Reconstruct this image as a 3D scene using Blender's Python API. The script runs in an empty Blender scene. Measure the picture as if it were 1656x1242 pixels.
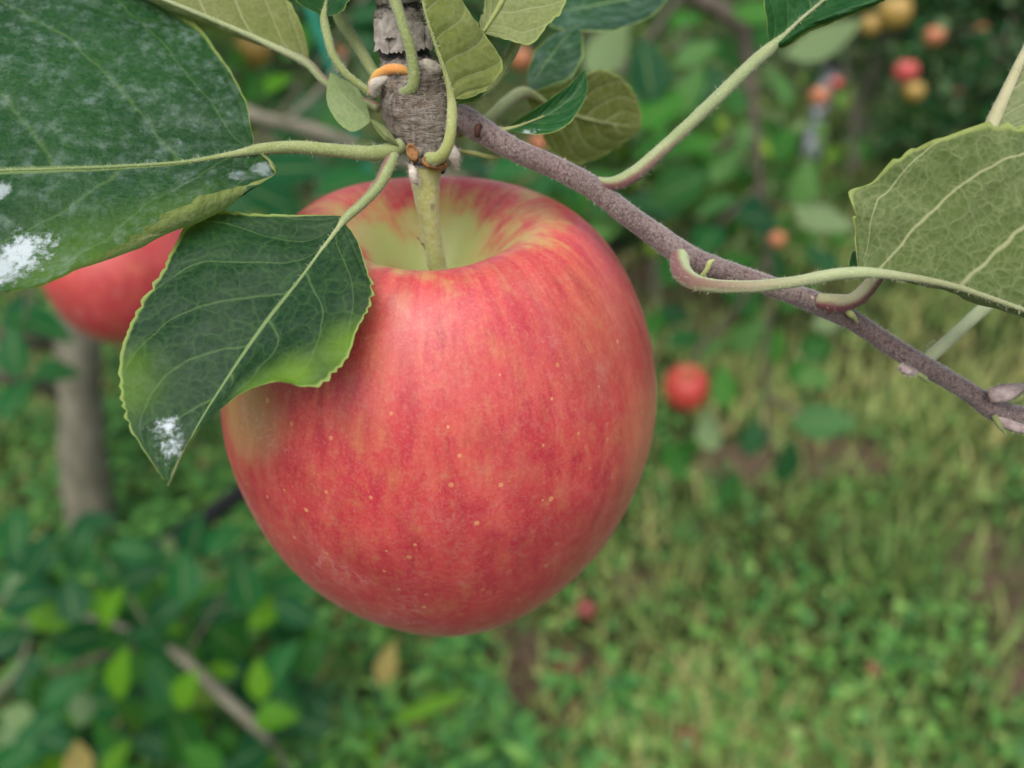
import bpy, math, random
import numpy as np
from mathutils import Vector, Matrix, noise as mnoise

# ------------------------------------------------------------------ camera, sky, sun, exposure
SC = bpy.context.scene
CAM_H, PITCH, F = 1.30, math.radians(30), 1242.0
CAM = np.array((0.0, 0.0, CAM_H))
RGT = np.array((1.0, 0.0, 0.0))
UPV = np.array((0.0, math.sin(PITCH), math.cos(PITCH)))
FWD = np.array((0.0, math.cos(PITCH), -math.sin(PITCH)))

cd = bpy.data.cameras.new('camera')
cam = bpy.data.objects.new('camera', cd)
SC.collection.objects.link(cam)
cam.location = CAM
cam.rotation_euler = (math.pi / 2 - PITCH, 0, 0)
cd.sensor_width, cd.lens = 36.0, 27.0
cd.clip_start, cd.clip_end = 0.01, 500
cd.dof.use_dof = True
cd.dof.focus_distance = 0.1120
cd.dof.aperture_fstop = 27.0 / 2.45
SC.camera = cam

W = bpy.data.worlds.new('World')
SC.world = W
W.use_nodes = True
wn, wl = W.node_tree.nodes, W.node_tree.links
SUN_EL, SUN_ROT = math.radians(58), math.radians(195)
sky = wn.new('ShaderNodeTexSky')
sky.sky_type = 'NISHITA'
sky.sun_disc = False
sky.sun_elevation, sky.sun_rotation = SUN_EL, SUN_ROT
sky.dust_density, sky.air_density, sky.ozone_density = 4.0, 1.0, 1.0
hs = wn.new('ShaderNodeHueSaturation')
hs.inputs['Saturation'].default_value = 0.60
wl.new(sky.outputs[0], hs.inputs['Color'])
wl.new(hs.outputs[0], wn['Background'].inputs['Color'])
wn['Background'].inputs['Strength'].default_value = 0.125
sd = bpy.data.lights.new('sun', 'SUN')
sun = bpy.data.objects.new('sun', sd)
SC.collection.objects.link(sun)
sd.energy, sd.angle, sd.color = 1.4, math.radians(65), (1.0, 0.96, 0.90)
_az = SUN_ROT
_dir = Vector((math.sin(_az) * math.cos(SUN_EL), math.cos(_az) * math.cos(SUN_EL), math.sin(SUN_EL)))
sun.rotation_euler = (-_dir).to_track_quat('-Z', 'Y').to_euler()

SC.view_settings.view_transform = 'Standard'
SC.view_settings.look = 'None'
SC.view_settings.gamma = 1.0
SC.view_settings.exposure = 0.88
SC.cycles.use_denoising = True
SC.cycles.max_bounces = 8
SC.cycles.transparent_max_bounces = 4

rng = np.random.default_rng(7)
random.seed(7)
COL = SC.collection


def P(px, py, d):
    """world point seen at photo pixel (px, py), d metres along the view axis"""
    return CAM + d * (FWD + RGT * (px - 828) / F + UPV * (621 - py) / F)


def H(px, py, h=0.0):
    """world point at height h under photo pixel"""
    v = FWD + RGT * (px - 828) / F + UPV * (621 - py) / F
    return CAM + v * ((h - CAM_H) / v[2])


# ------------------------------------------------------------------ materials
def new_mat(name):
    m = bpy.data.materials.new(name)
    m.use_nodes = True
    return m, m.node_tree.nodes, m.node_tree.links, m.node_tree.nodes['Principled BSDF']


class NT:
    """tiny helper for node graphs"""
    def __init__(s, name):
        s.m, s.n, s.l, s.b = new_mat(name)
        s.out = s.n['Material Output']

    def put(s, sock, v):
        if hasattr(v, 'is_output') or isinstance(v, bpy.types.NodeSocket):
            s.l.new(v, sock)
        else:
            sock.default_value = v

    def math(s, op, a, b=0.0, c=0.0, clamp=False):
        n = s.n.new('ShaderNodeMath')
        n.operation, n.use_clamp = op, clamp
        for i, v in enumerate((a, b, c)):
            s.put(n.inputs[i], v)
        return n.outputs[0]

    def vmath(s, op, a, b=(0, 0, 0)):
        n = s.n.new('ShaderNodeVectorMath')
        n.operation = op
        s.put(n.inputs[0], a)
        s.put(n.inputs[1], b)
        return n.outputs[1] if op in ('LENGTH', 'DISTANCE', 'DOT_PRODUCT') else n.outputs[0]

    def noise(s, vec, scale, detail=3.0, rough=0.55, dist=0.0):
        n = s.n.new('ShaderNodeTexNoise')
        s.l.new(vec, n.inputs['Vector'])
        n.inputs['Scale'].default_value = scale
        n.inputs['Detail'].default_value = detail
        n.inputs['Roughness'].default_value = rough
        n.inputs['Distortion'].default_value = dist
        return n.outputs[0]

    def voro(s, vec, scale, feature='F1', rnd=1.0):
        n = s.n.new('ShaderNodeTexVoronoi')
        n.feature = feature
        s.l.new(vec, n.inputs['Vector'])
        n.inputs['Scale'].default_value = scale
        n.inputs['Randomness'].default_value = rnd
        return n

    def ramp(s, v, lo, hi, a=0.0, b=1.0, smooth=True):
        n = s.n.new('ShaderNodeMapRange')
        n.interpolation_type = 'SMOOTHSTEP' if smooth else 'LINEAR'
        s.put(n.inputs[0], v)
        for i, x in zip((1, 2, 3, 4), (lo, hi, a, b)):
            s.put(n.inputs[i], x)
        return n.outputs[0]

    def mix(s, f, a, b, mode='MIX'):
        n = s.n.new('ShaderNodeMix')
        n.data_type, n.blend_type = 'RGBA', mode
        s.put(n.inputs[0], f)
        for i, v in ((6, a), (7, b)):
            if isinstance(v, tuple) and len(v) == 3:
                v = (*v, 1.0)
            s.put(n.inputs[i], v)
        return n.outputs[2]

    def coord(s, which='Object'):
        return s.n.new('ShaderNodeTexCoord').outputs[which]

    def sep(s, vec):
        n = s.n.new('ShaderNodeSeparateXYZ')
        s.l.new(vec, n.inputs[0])
        return n.outputs

    def comb(s, x, y, z):
        n = s.n.new('ShaderNodeCombineXYZ')
        for i, v in enumerate((x, y, z)):
            s.put(n.inputs[i], v)
        return n.outputs[0]

    def attr(s, name):
        n = s.n.new('ShaderNodeAttribute')
        n.attribute_name = name
        return n.outputs

    def bump(s, h, strength, dist):
        n = s.n.new('ShaderNodeBump')
        s.l.new(h, n.inputs['Height'])
        n.inputs['Strength'].default_value = strength
        n.inputs['Distance'].default_value = dist
        return n.outputs[0]

    def set(s, **kw):
        for k, v in kw.items():
            k = {'base': 'Base Color', 'rough': 'Roughness', 'normal': 'Normal', 'ior': 'IOR', 'spec': 'Specular IOR Level',
                 'sheen': 'Sheen Weight', 'sheen_rough': 'Sheen Roughness', 'sheen_tint': 'Sheen Tint', 'sss': 'Subsurface Weight',
                 'sss_r': 'Subsurface Radius', 'sss_s': 'Subsurface Scale', 'coat': 'Coat Weight', 'coat_rough': 'Coat Roughness',
                 'metal': 'Metallic'}[k]
            if isinstance(v, tuple) and len(v) == 3 and k in ('Base Color', 'Sheen Tint'):
                v = (*v, 1.0)
            s.put(s.b.inputs[k], v)
        return s


def leaf_mat(name, spots=(), film=0.0, dark=1.0, nveins=7.0, under=(0.150, 0.185, 0.062), glow=0.30, bumpy=0.32, pale=(), pucker=0.0):
    """near leaf: glossy dark upper side, pale woolly underside, net of veins; spots = white dried spray [(xyz, radius)]"""
    t = NT(name)
    uv = t.sep(t.coord('UV'))
    u = uv[0]
    w = t.math('MULTIPLY_ADD', uv[1], 2.0, -1.0)
    aw = t.math('ABSOLUTE', w)
    ob = t.coord('Object')
    wob = t.noise(ob, 160, 2)
    side = t.math('SIGN', w)
    s = t.math('MULTIPLY_ADD', t.math('POWER', aw, 1.35), -2.1, t.math('MULTIPLY', u, nveins))
    s = t.math('ADD', s, t.math('MULTIPLY_ADD', wob, 0.22, t.math('MULTIPLY', side, 0.24)))
    d = t.math('ABSOLUTE', t.math('SUBTRACT', t.math('FRACT', s), 0.5))
    v2 = t.ramp(d, 0.0, t.math('MULTIPLY_ADD', aw, -0.022, 0.048), 1.0, 0.0)
    v2soft = t.ramp(d, 0.0, 0.30, 1.0, 0.0)
    v1 = t.ramp(aw, 0.008, 0.024, 1.0, 0.0)
    warp = t.vmath('ADD', ob, t.vmath('SCALE', t.comb(t.noise(ob, 300, 1), t.noise(ob, 311, 1), 0.5), ))
    wsc = warp.node
    wsc = [n for n in t.n if n.type == 'VECT_MATH' and n.operation == 'SCALE'][0]
    wsc.inputs['Scale'].default_value = 0.0022
    net = t.voro(warp, 310, 'DISTANCE_TO_EDGE').outputs['Distance']
    netl = t.ramp(net, 0.0, 0.07, 1.0, 0.0)
    net2 = t.voro(warp, 820, 'DISTANCE_TO_EDGE').outputs['Distance']
    net2l = t.ramp(net2, 0.0, 0.16, 1.0, 0.0)
    big = t.noise(ob, 45, 3)
    fine = t.noise(ob, 2200, 2)
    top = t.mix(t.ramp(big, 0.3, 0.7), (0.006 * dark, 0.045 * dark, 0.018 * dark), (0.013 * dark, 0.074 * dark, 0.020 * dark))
    top = t.mix(t.math('ADD', t.math('MULTIPLY', netl, 0.17), t.math('MULTIPLY', net2l, 0.13)), top, (0.07, 0.17, 0.04))
    top = t.mix(t.math('MULTIPLY', v2, 0.45), top, (0.11, 0.20, 0.06))
    for c, r, k in pale:  # pale patches: sky light and translucency put into the upper-side colour
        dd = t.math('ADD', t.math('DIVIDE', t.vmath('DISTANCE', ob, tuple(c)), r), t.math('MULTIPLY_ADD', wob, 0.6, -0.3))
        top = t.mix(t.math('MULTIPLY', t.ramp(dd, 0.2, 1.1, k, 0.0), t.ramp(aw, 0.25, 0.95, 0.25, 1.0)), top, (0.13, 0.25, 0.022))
    if film:
        fm = t.math('MULTIPLY', t.ramp(t.noise(ob, 330, 6, 0.72), 0.40, 0.75), t.ramp(t.noise(ob, 60, 2), 0.3, 0.6, 0.35, 1.0))
        if pucker:
            fm = t.math('MULTIPLY', fm, t.ramp(t.noise(ob, 620, 3, 0.6), 0.34, 0.58, 0.15, 1.3))
        top = t.mix(t.math('MULTIPLY', fm, film), top, (0.30, 0.40, 0.36))
    white = None
    for c, r, k in spots:
        dd = t.math('DIVIDE', t.vmath('DISTANCE', ob, tuple(c)), r)
        g = t.math('MULTIPLY_ADD', t.noise(ob, 800, 5, 0.75), 1.7, t.math('MULTIPLY', t.noise(ob, 230, 3), 1.1))
        q = t.ramp(t.math('SUBTRACT', g, dd), 0.62, 1.15, 0.0, k)
        white = q if white is None else t.math('MAXIMUM', white, q)
    if white is not None:
        top = t.mix(white, top, (0.62, 0.70, 0.74))
    edge = t.ramp(aw, 0.955, 0.985)
    top = t.mix(t.math('MULTIPLY', edge, 0.8), top, (0.26, 0.34, 0.09))
    top = t.mix(v1, top, (0.17, 0.25, 0.09))
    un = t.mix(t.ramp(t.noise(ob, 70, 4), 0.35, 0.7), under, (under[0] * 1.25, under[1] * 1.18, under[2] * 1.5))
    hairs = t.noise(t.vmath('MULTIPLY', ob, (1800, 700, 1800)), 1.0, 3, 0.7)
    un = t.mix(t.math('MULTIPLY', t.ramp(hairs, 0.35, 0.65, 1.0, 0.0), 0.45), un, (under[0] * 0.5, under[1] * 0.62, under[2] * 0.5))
    un = t.mix(t.math('ADD', t.math('MULTIPLY', netl, 0.17), t.math('MULTIPLY', net2l, 0.14)), un, (0.30, 0.33, 0.17))
    un = t.mix(t.math('MAXIMUM', t.math('MULTIPLY', v2, 0.75), v1), un, (0.36, 0.37, 0.20))
    geo = t.n.new('ShaderNodeNewGeometry')
    back = geo.outputs['Backfacing']
    un = t.mix(t.math('MULTIPLY', edge, 0.7), un, (0.30, 0.36, 0.11))
    col = t.mix(back, top, un)
    h = t.math('ADD', t.math('MULTIPLY', t.ramp(net, 0.0, 0.5), 0.55), t.math('MULTIPLY', t.ramp(net2, 0.0, 0.5), 0.20))
    h = t.math('ADD', h, t.math('MULTIPLY', v2soft, -0.9))
    h = t.math('ADD', h, t.math('MULTIPLY', fine, 0.10))
    if pucker:
        h = t.math('ADD', h, t.math('MULTIPLY', t.noise(ob, 620, 3, 0.6), pucker))
    h = t.math('MULTIPLY', h, t.math('MULTIPLY_ADD', back, -2.0, 1.0))
    nrm = t.bump(h, bumpy, 0.0006)
    rough = t.math('MULTIPLY_ADD', back, 0.40, t.math('MULTIPLY_ADD', fine, 0.14, 0.36))
    t.set(base=col, rough=rough, normal=nrm, spec=t.math('MULTIPLY_ADD', back, -0.02, 0.13), sheen=t.math('MULTIPLY', back, 0.12))
    tr = t.n.new('ShaderNodeBsdfTranslucent')
    t.put(tr.inputs[0], t.mix(t.math('MULTIPLY', t.math('ADD', v2, netl), 0.25), (0.16, 0.30, 0.030, 1), (0.10, 0.16, 0.03, 1)))
    t.l.new(nrm, tr.inputs['Normal'])
    ms = t.n.new('ShaderNodeMixShader')
    t.put(ms.inputs[0], glow)
    t.l.new(t.b.outputs[0], ms.inputs[1])
    t.l.new(tr.outputs[0], ms.inputs[2])
    t.l.new(ms.outputs[0], t.out.inputs[0])
    return t.m


def petiole_mat(name, a, b, red=0.0, end=None):
    t = NT(name)
    ob = t.coord('Object')
    hair = t.noise(ob, 2600, 4, 0.7)
    along = t.noise(ob, 120, 3)
    c = t.mix(t.ramp(along, 0.35, 0.65), a, b)
    c = t.mix(t.math('MULTIPLY', t.ramp(hair, 0.45, 0.7), 0.42), c, (0.36, 0.40, 0.26))
    if red:
        uv = t.sep(t.coord('UV'))
        r = t.math('MULTIPLY', t.ramp(uv[0], 0.05, 0.50, 1.0, 0.0), red)
        r = t.math('MULTIPLY', r, t.ramp(t.math('ADD', t.math('ABSOLUTE', t.math('SUBTRACT', uv[1], 0.42)), t.math('MULTIPLY_ADD', t.noise(ob, 260, 3), 0.12, -0.06)), 0.06, 0.20, 1.0, 0.0))
        c = t.mix(r, c, (0.15, 0.050, 0.055))
    if end:
        c = t.mix(t.ramp(t.sep(t.coord('UV'))[0], 0.40, 0.62, 0.0, 0.85), c, end)
    t.set(base=c, rough=0.7, spec=0.2, sheen=0.2, sheen_rough=0.5, sss=0.1, sss_r=(0.002, 0.003, 0.001), sss_s=0.5,
          normal=t.bump(hair, 0.5, 0.0003))
    return t.m


def bark_twig_mat():
    t = NT('twig_bark')
    ob = t.coord('Object')
    uv = t.sep(t.coord('UV'))
    sp = t.noise(ob, 3600, 3, 0.7)
    pat = t.noise(ob, 110, 4, 0.6)
    red = t.noise(ob, 60, 3)
    c = t.mix(t.ramp(pat, 0.3, 0.7), (0.092, 0.060, 0.056), (0.148, 0.108, 0.098))
    c = t.mix(t.math('MULTIPLY', t.ramp(red, 0.5, 0.72), 0.55), c, (0.150, 0.062, 0.066))
    c = t.mix(t.math('MULTIPLY', t.ramp(sp, 0.42, 0.62), 0.50), c, (0.27, 0.215, 0.20))
    c = t.mix(t.math('MULTIPLY', t.ramp(t.noise(ob, 1700, 3), 0.51, 0.63), 0.75), c, (0.060, 0.032, 0.032))
    vo = t.voro(ob, 210)
    keep = t.math('GREATER_THAN', t.sep(vo.outputs['Color'])[0], 0.72)
    dot = t.math('MULTIPLY', t.ramp(vo.outputs['Distance'], 0.05, 0.10, 1.0, 0.0), keep)
    c = t.mix(t.math('MULTIPLY', dot, 0.85), c, (0.55, 0.42, 0.28))
    h = t.math('ADD', sp, t.math('MULTIPLY', pat, 2.0))
    t.set(base=c, rough=0.72, spec=0.25, sheen=0.45, sheen_rough=0.45, normal=t.bump(h, 0.5, 0.00035))
    return t.m


def bark_spur_mat():
    t = NT('spur_bark')
    ob = t.coord('Object')
    z = t.sep(ob)[2]
    sp = t.noise(ob, 1500, 5, 0.7)
    pat = t.noise(ob, 150, 5, 0.65)
    stre = t.noise(t.vmath('MULTIPLY', ob, (1400, 1400, 260)), 1.0, 3, 0.6)
    c = t.mix(t.ramp(pat, 0.3, 0.7), (0.135, 0.098, 0.066), (0.26, 0.215, 0.160))
    c = t.mix(t.math('MULTIPLY', t.ramp(stre, 0.42, 0.62), 0.5), c, (0.34, 0.31, 0.26))
    c = t.mix(t.math('MULTIPLY', t.ramp(stre, 0.40, 0.30, 0.0, 1.0), 0.6), c, (0.085, 0.060, 0.040))
    vo = t.voro(ob, 190)
    keep = t.math('GREATER_THAN', t.sep(vo.outputs['Color'])[1], 0.62)
    dot = t.math('MULTIPLY', t.ramp(vo.outputs['Distance'], 0.07, 0.13, 1.0, 0.0), keep)
    c = t.mix(dot, c, (0.52, 0.36, 0.17))
    wr = t.noise(t.vmath('MULTIPLY', ob, (260, 260, 1500)), 1.0, 4, 0.65, 0.8)
    c = t.mix(t.math('MULTIPLY', t.ramp(wr, 0.42, 0.30), 0.75), c, (0.060, 0.040, 0.026))
    c = t.mix(t.math('MULTIPLY', t.ramp(t.noise(ob, 420, 4, 0.6), 0.55, 0.7), 0.5), c, (0.20, 0.125, 0.065))
    # cracked, peeling rings at attribute 'ring'
    rg = t.attr('ring')[2]
    crack = t.math('MULTIPLY', t.ramp(rg, 0.25, 0.75), t.ramp(t.noise(t.vmath('MULTIPLY', ob, (900, 900, 500)), 1.0, 4, 0.7), 0.30, 0.50))
    c = t.mix(crack, c, (0.040, 0.026, 0.018))
    h = t.math('ADD', t.math('MULTIPLY', pat, 2.5), t.math('ADD', sp, t.math('MULTIPLY', stre, 1.2)))
    h = t.math('ADD', t.math('SUBTRACT', h, t.math('MULTIPLY', crack, 2.0)), t.math('MULTIPLY', wr, 2.2))
    t.set(base=c, rough=0.85, spec=0.15, sheen=0.15, normal=t.bump(h, 1.0, 0.0009))
    return t.m


def flat_mat(name, c1, c2, scale=200, rough=0.7, bump=0.3, dist=0.001, spec=0.3, metal=0.0, stretch=(1, 1, 1)):
    t = NT(name)
    ob = t.vmath('MULTIPLY', t.coord('Object'), stretch)
    n = t.noise(ob, scale, 5, 0.65)
    t.set(base=t.mix(t.ramp(n, 0.3, 0.7), c1, c2), rough=rough, spec=spec, metal=metal, normal=t.bump(n, bump, dist))
    return t.m


def apple_mat(name, R, lenticels=True, blush_shift=0.0, tint=None):
    t = NT(name)
    ob = t.coord('Object')
    k = t.vmath('MULTIPLY', ob, (1 / R, 1 / R, 1 / R))
    x, y, z = t.sep(k)
    r = t.math('SQRT', t.math('ADD', t.math('MULTIPLY', x, x), t.math('MULTIPLY', y, y)))
    rs = t.math('MAXIMUM', r, 0.05)
    nx, ny = t.math('DIVIDE', x, rs), t.math('DIVIDE', y, rs)
    cyl = t.comb(nx, ny, t.math('MULTIPLY', z, 0.36))
    stripe = t.noise(cyl, 7.0, 5, 0.62, 0.15)
    stripe2 = t.noise(cyl, 19.0, 4, 0.65, 0.1)
    blot = t.noise(k, 2.2, 4, 0.55)
    mott = t.noise(k, 26.0, 5, 0.72)
    mott2 = t.noise(k, 75.0, 3, 0.7)
    # yellow ground colour, red blush over it
    ground = t.mix(t.ramp(blot, 0.3, 0.7), (0.38, 0.32, 0.085), (0.44, 0.29, 0.12))
    redl = t.mix(t.ramp(stripe, 0.34, 0.66), (0.470, 0.062, 0.058), (0.375, 0.030, 0.042))
    redl = t.mix(t.math('MULTIPLY', t.ramp(stripe2, 0.52, 0.68), 0.60), redl, (0.320, 0.024, 0.040))
    redl = t.mix(t.math('MULTIPLY', t.ramp(stripe2, 0.46, 0.30), 0.22), redl, (0.48, 0.130, 0.075))
    redl = t.mix(t.math('MULTIPLY', t.ramp(t.math('ADD', z, t.math('MULTIPLY_ADD', blot, 0.9, -0.45)), 0.15, -0.65), 0.62), redl, (0.315, 0.022, 0.036))
    deep = t.math('MULTIPLY', t.ramp(t.noise(cyl, 11.0, 3, 0.5, 0.1), 0.55, 0.66), t.ramp(t.noise(k, 3.4, 3), 0.45, 0.62))
    redl = t.mix(t.math('MULTIPLY', deep, 1.0), redl, (0.33, 0.020, 0.034))
    # how much blush: less round the stalk, on some cheeks
    cavn = t.math('MULTIPLY_ADD', t.noise(k, 3.3, 4, 0.6, 0.3), 1.0, -0.50)
    cav = t.math('MULTIPLY', t.ramp(t.math('ADD', r, t.math('ADD', cavn, t.math('MULTIPLY_ADD', stripe, 0.34, -0.17))), 0.10, 0.52, 1.0, 0.0), t.ramp(z, 0.25, 0.45))
    bare = t.ramp(t.math('ADD', t.math('MULTIPLY', blot, 1.0), t.math('MULTIPLY', stripe, 0.6)), 0.90, 1.15)
    amt = t.math('SUBTRACT', 1.0, t.math('MULTIPLY', bare, 0.30))
    amt = t.math('MULTIPLY', amt, t.math('SUBTRACT', 1.0, t.math('MULTIPLY', cav, 0.95)))
    for c, rad, kk in (BARE if lenticels else ()):
        dd = t.math('ADD', t.math('DIVIDE', t.vmath('DISTANCE', k, c), rad), t.math('MULTIPLY_ADD', stripe, 0.7, -0.35))
        amt = t.math('MULTIPLY', amt, t.ramp(dd, 0.35, 1.1, 1.0 - kk, 1.0))
    amt = t.math('MULTIPLY', amt, t.ramp(t.noise(k, 4.2, 4, 0.6, 0.4), 0.28, 0.52, 0.86, 1.0))
    redl = t.mix(t.math('MULTIPLY', t.ramp(t.noise(k, 58.0, 4, 0.75), 0.50, 0.66), 0.45), redl, (0.33, 0.022, 0.036))
    amt = t.math('MULTIPLY', amt, t.ramp(t.math('ADD', mott, t.math('MULTIPLY_ADD', stripe2, 0.5, -0.25)), 0.28, 0.55, 0.86, 1.0), clamp=True)
    col = t.mix(amt, ground, redl)
    cg = t.mix(t.ramp(r, 0.12, 0.40), (0.33, 0.40, 0.14), (0.30, 0.35, 0.085))
    col = t.mix(t.math('MULTIPLY', cav, 0.85), col, cg)
    under = t.math('MULTIPLY', t.ramp(t.math('ADD', z, t.math('MULTIPLY_ADD', stripe, 0.5, -0.25)), -0.58, -0.98), 0.55)
    col = t.mix(under, col, (0.40, 0.26, 0.13))
    # pale waxy bloom and fine mottling
    col = t.mix(t.math('MULTIPLY', t.ramp(mott2, 0.45, 0.75), 0.20), col, (0.56, 0.26, 0.20))
    bl = t.math('MULTIPLY', t.ramp(t.noise(k, 5.0, 6, 0.75, 0.6), 0.50, 0.72), t.ramp(z, 0.45, -0.6, 0.15, 0.38))
    col = t.mix(bl, col, (0.50, 0.24, 0.22))
    if lenticels:
        scr = t.voro(t.vmath('MULTIPLY', t.vmath('ADD', k, t.vmath('SCALE', t.comb(mott, blot, stripe))), (1, 1, 0.6)), 9.0, 'DISTANCE_TO_EDGE')
        [n for n in t.n if n.type == 'VECT_MATH' and n.operation == 'SCALE'][0].inputs['Scale'].default_value = 0.6
        sl = t.math('MULTIPLY', t.ramp(scr.outputs['Distance'], 0.0, 0.045, 1.0, 0.0), t.ramp(t.noise(k, 3.1, 3), 0.48, 0.64))
        sl = t.math('MULTIPLY', sl, t.ramp(t.math('ADD', x, t.math('MULTIPLY', z, 0.7)), 0.0, -0.8, 0.08, 0.6))
        col = t.mix(sl, col, (0.78, 0.58, 0.54))
        vo = t.voro(t.coord('UV'), 6.6)
        vo.voronoi_dimensions = '2D'
        keep = t.math('GREATER_THAN', t.sep(vo.outputs['Color'])[0], 0.30)
        size = t.math('MULTIPLY_ADD', t.sep(vo.outputs['Color'])[1], 0.045, 0.034)
        dd = t.math('DIVIDE', t.math('ADD', vo.outputs['Distance'], t.math('MULTIPLY_ADD', mott2, 0.03, -0.015)), size)
        dot = t.math('MULTIPLY', t.ramp(dd, 0.55, 1.0, 1.0, 0.0), keep)
        core = t.math('MULTIPLY', t.ramp(dd, 0.10, 0.36, 1.0, 0.0), keep)
        dot = t.math('MULTIPLY', t.math('MULTIPLY', dot, t.math('MULTIPLY_ADD', t.sep(vo.outputs['Color'])[2], 0.6, 0.4)), t.ramp(z, 0.80, 0.68))
        col = t.mix(t.math('MULTIPLY', dot, 0.62), col, (0.62, 0.40, 0.15))
        col = t.mix(t.math('MULTIPLY', core, 0.6), col, (0.36, 0.20, 0.07))
    if tint:
        col = t.mix(0.82, col, tint)
    h = t.math('ADD', t.math('MULTIPLY', mott, 0.6), t.math('MULTIPLY', mott2, 0.4))
    rough = t.math('MULTIPLY_ADD', mott, 0.20, 0.28)
    t.set(base=col, rough=rough, spec=0.36, sheen=0.05, sheen_rough=0.35, sheen_tint=(1.0, 0.85, 0.82),
          sss=0.12, sss_r=(0.006, 0.002, 0.001), sss_s=0.6, normal=t.bump(h, 0.10, 0.0006))
    return t.m


def crown_mat(name, dark, mid, pale, yellow=(0.20, 0.26, 0.03), rough=0.42, glow=0.3):
    """far leaves: upper and lower side, a tone per leaf from the mesh"""
    t = NT(name)
    tone = t.attr('tone')[2]
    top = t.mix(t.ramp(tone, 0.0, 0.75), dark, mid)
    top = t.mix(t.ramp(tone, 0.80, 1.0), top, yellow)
    geo = t.n.new('ShaderNodeNewGeometry')
    col = t.mix(geo.outputs['Backfacing'], top, pale)
    uv = t.sep(t.coord('UV'))
    aw = t.math('ABSOLUTE', t.math('MULTIPLY_ADD', uv[1], 2.0, -1.0))
    col = t.mix(t.ramp(aw, 0.03, 0.07, 0.5, 0.0), col, (0.20, 0.26, 0.10))
    n = t.noise(t.coord('Object'), 90, 3)
    t.set(base=t.mix(t.math('MULTIPLY', t.ramp(n, 0.62, 0.75), 0.35), col, (0.20, 0.28, 0.26)), rough=t.math('MULTIPLY_ADD', geo.outputs['Backfacing'], 0.35, rough), spec=0.08)
    tr = t.n.new('ShaderNodeBsdfTranslucent')
    t.put(tr.inputs[0], t.mix(tone, (0.09, 0.20, 0.02, 1), (0.26, 0.36, 0.03, 1)))
    ms = t.n.new('ShaderNodeMixShader')
    t.put(ms.inputs[0], glow)
    t.l.new(t.b.outputs[0], ms.inputs[1])
    t.l.new(tr.outputs[0], ms.inputs[2])
    t.l.new(ms.outputs[0], t.out.inputs[0])
    return t.m


def grass_mat(name, stops):
    t = NT(name)
    tone = t.attr('tone')[2]
    cr = t.n.new('ShaderNodeValToRGB')
    cr.color_ramp.elements[0].color = (*stops[0], 1)
    cr.color_ramp.elements[1].color = (*stops[-1], 1)
    for i, c in enumerate(stops[1:-1]):
        e = cr.color_ramp.elements.new((i + 1) / (len(stops) - 1))
        e.color = (*c, 1)
    t.l.new(tone, cr.inputs[0])
    t.set(base=cr.outputs[0], rough=0.55, spec=0.3)
    tr = t.n.new('ShaderNodeBsdfTranslucent')
    t.l.new(cr.outputs[0], tr.inputs[0])
    ms = t.n.new('ShaderNodeMixShader')
    t.put(ms.inputs[0], 0.18)
    t.l.new(t.b.outputs[0], ms.inputs[1])
    t.l.new(tr.outputs[0], ms.inputs[2])
    t.l.new(ms.outputs[0], t.out.inputs[0])
    return t.m


# ------------------------------------------------------------------ mesh helpers
def tag(o, label=None, cat=None, group=None, kind=None):
    for k, v in (('label', label), ('category', cat), ('group', group), ('kind', kind)):
        if v:
            o[k] = v
    return o


def empty(name, loc, label=None, cat=None, group=None):
    o = bpy.data.objects.new(name, None)
    o.empty_display_size = 0.02
    COL.objects.link(o)
    o.location = loc
    return tag(o, label, cat, group)


def world_loc(o):
    v = np.array(o.location)
    return v + world_loc(o.parent) if o.parent else v


def mesh_obj(name, V, Fc, mat, parent=None, uv=None, tone=None, ring=None, loc=None, smooth=True):
    """V in world space; the object's origin goes to loc (or its parent's origin)"""
    V = np.asarray(V, float)
    base = world_loc(parent) if parent is not None else (np.zeros(3) if loc is None else np.asarray(loc, float))
    me = bpy.data.meshes.new(name)
    Fc = np.asarray(Fc)
    nv, nf, k = len(V), len(Fc), Fc.shape[1]
    me.vertices.add(nv)
    me.vertices.foreach_set('co', (V - base).ravel())
    me.loops.add(nf * k)
    me.loops.foreach_set('vertex_index', Fc.ravel().astype(np.int32))
    me.polygons.add(nf)
    me.polygons.foreach_set('loop_start', np.arange(0, nf * k, k, dtype=np.int32))
    me.update(calc_edges=True)
    me.validate()
    if smooth:
        me.polygons.foreach_set('use_smooth', np.ones(len(me.polygons), bool))
    if uv is not None:
        l = me.uv_layers.new(name='UVMap')
        l.data.foreach_set('uv', np.asarray(uv)[Fc.ravel()].ravel())
    for nm, arr in (('tone', tone), ('ring', ring)):
        if arr is not None:
            a = me.attributes.new(nm, 'FLOAT', 'POINT')
            a.data.foreach_set('value', np.asarray(arr, np.float32))
    me.materials.append(mat)
    o = bpy.data.objects.new(name, me)
    COL.objects.link(o)
    if parent is not None:
        o.parent = parent
    elif loc is not None:
        o.location = loc
    return o


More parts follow.
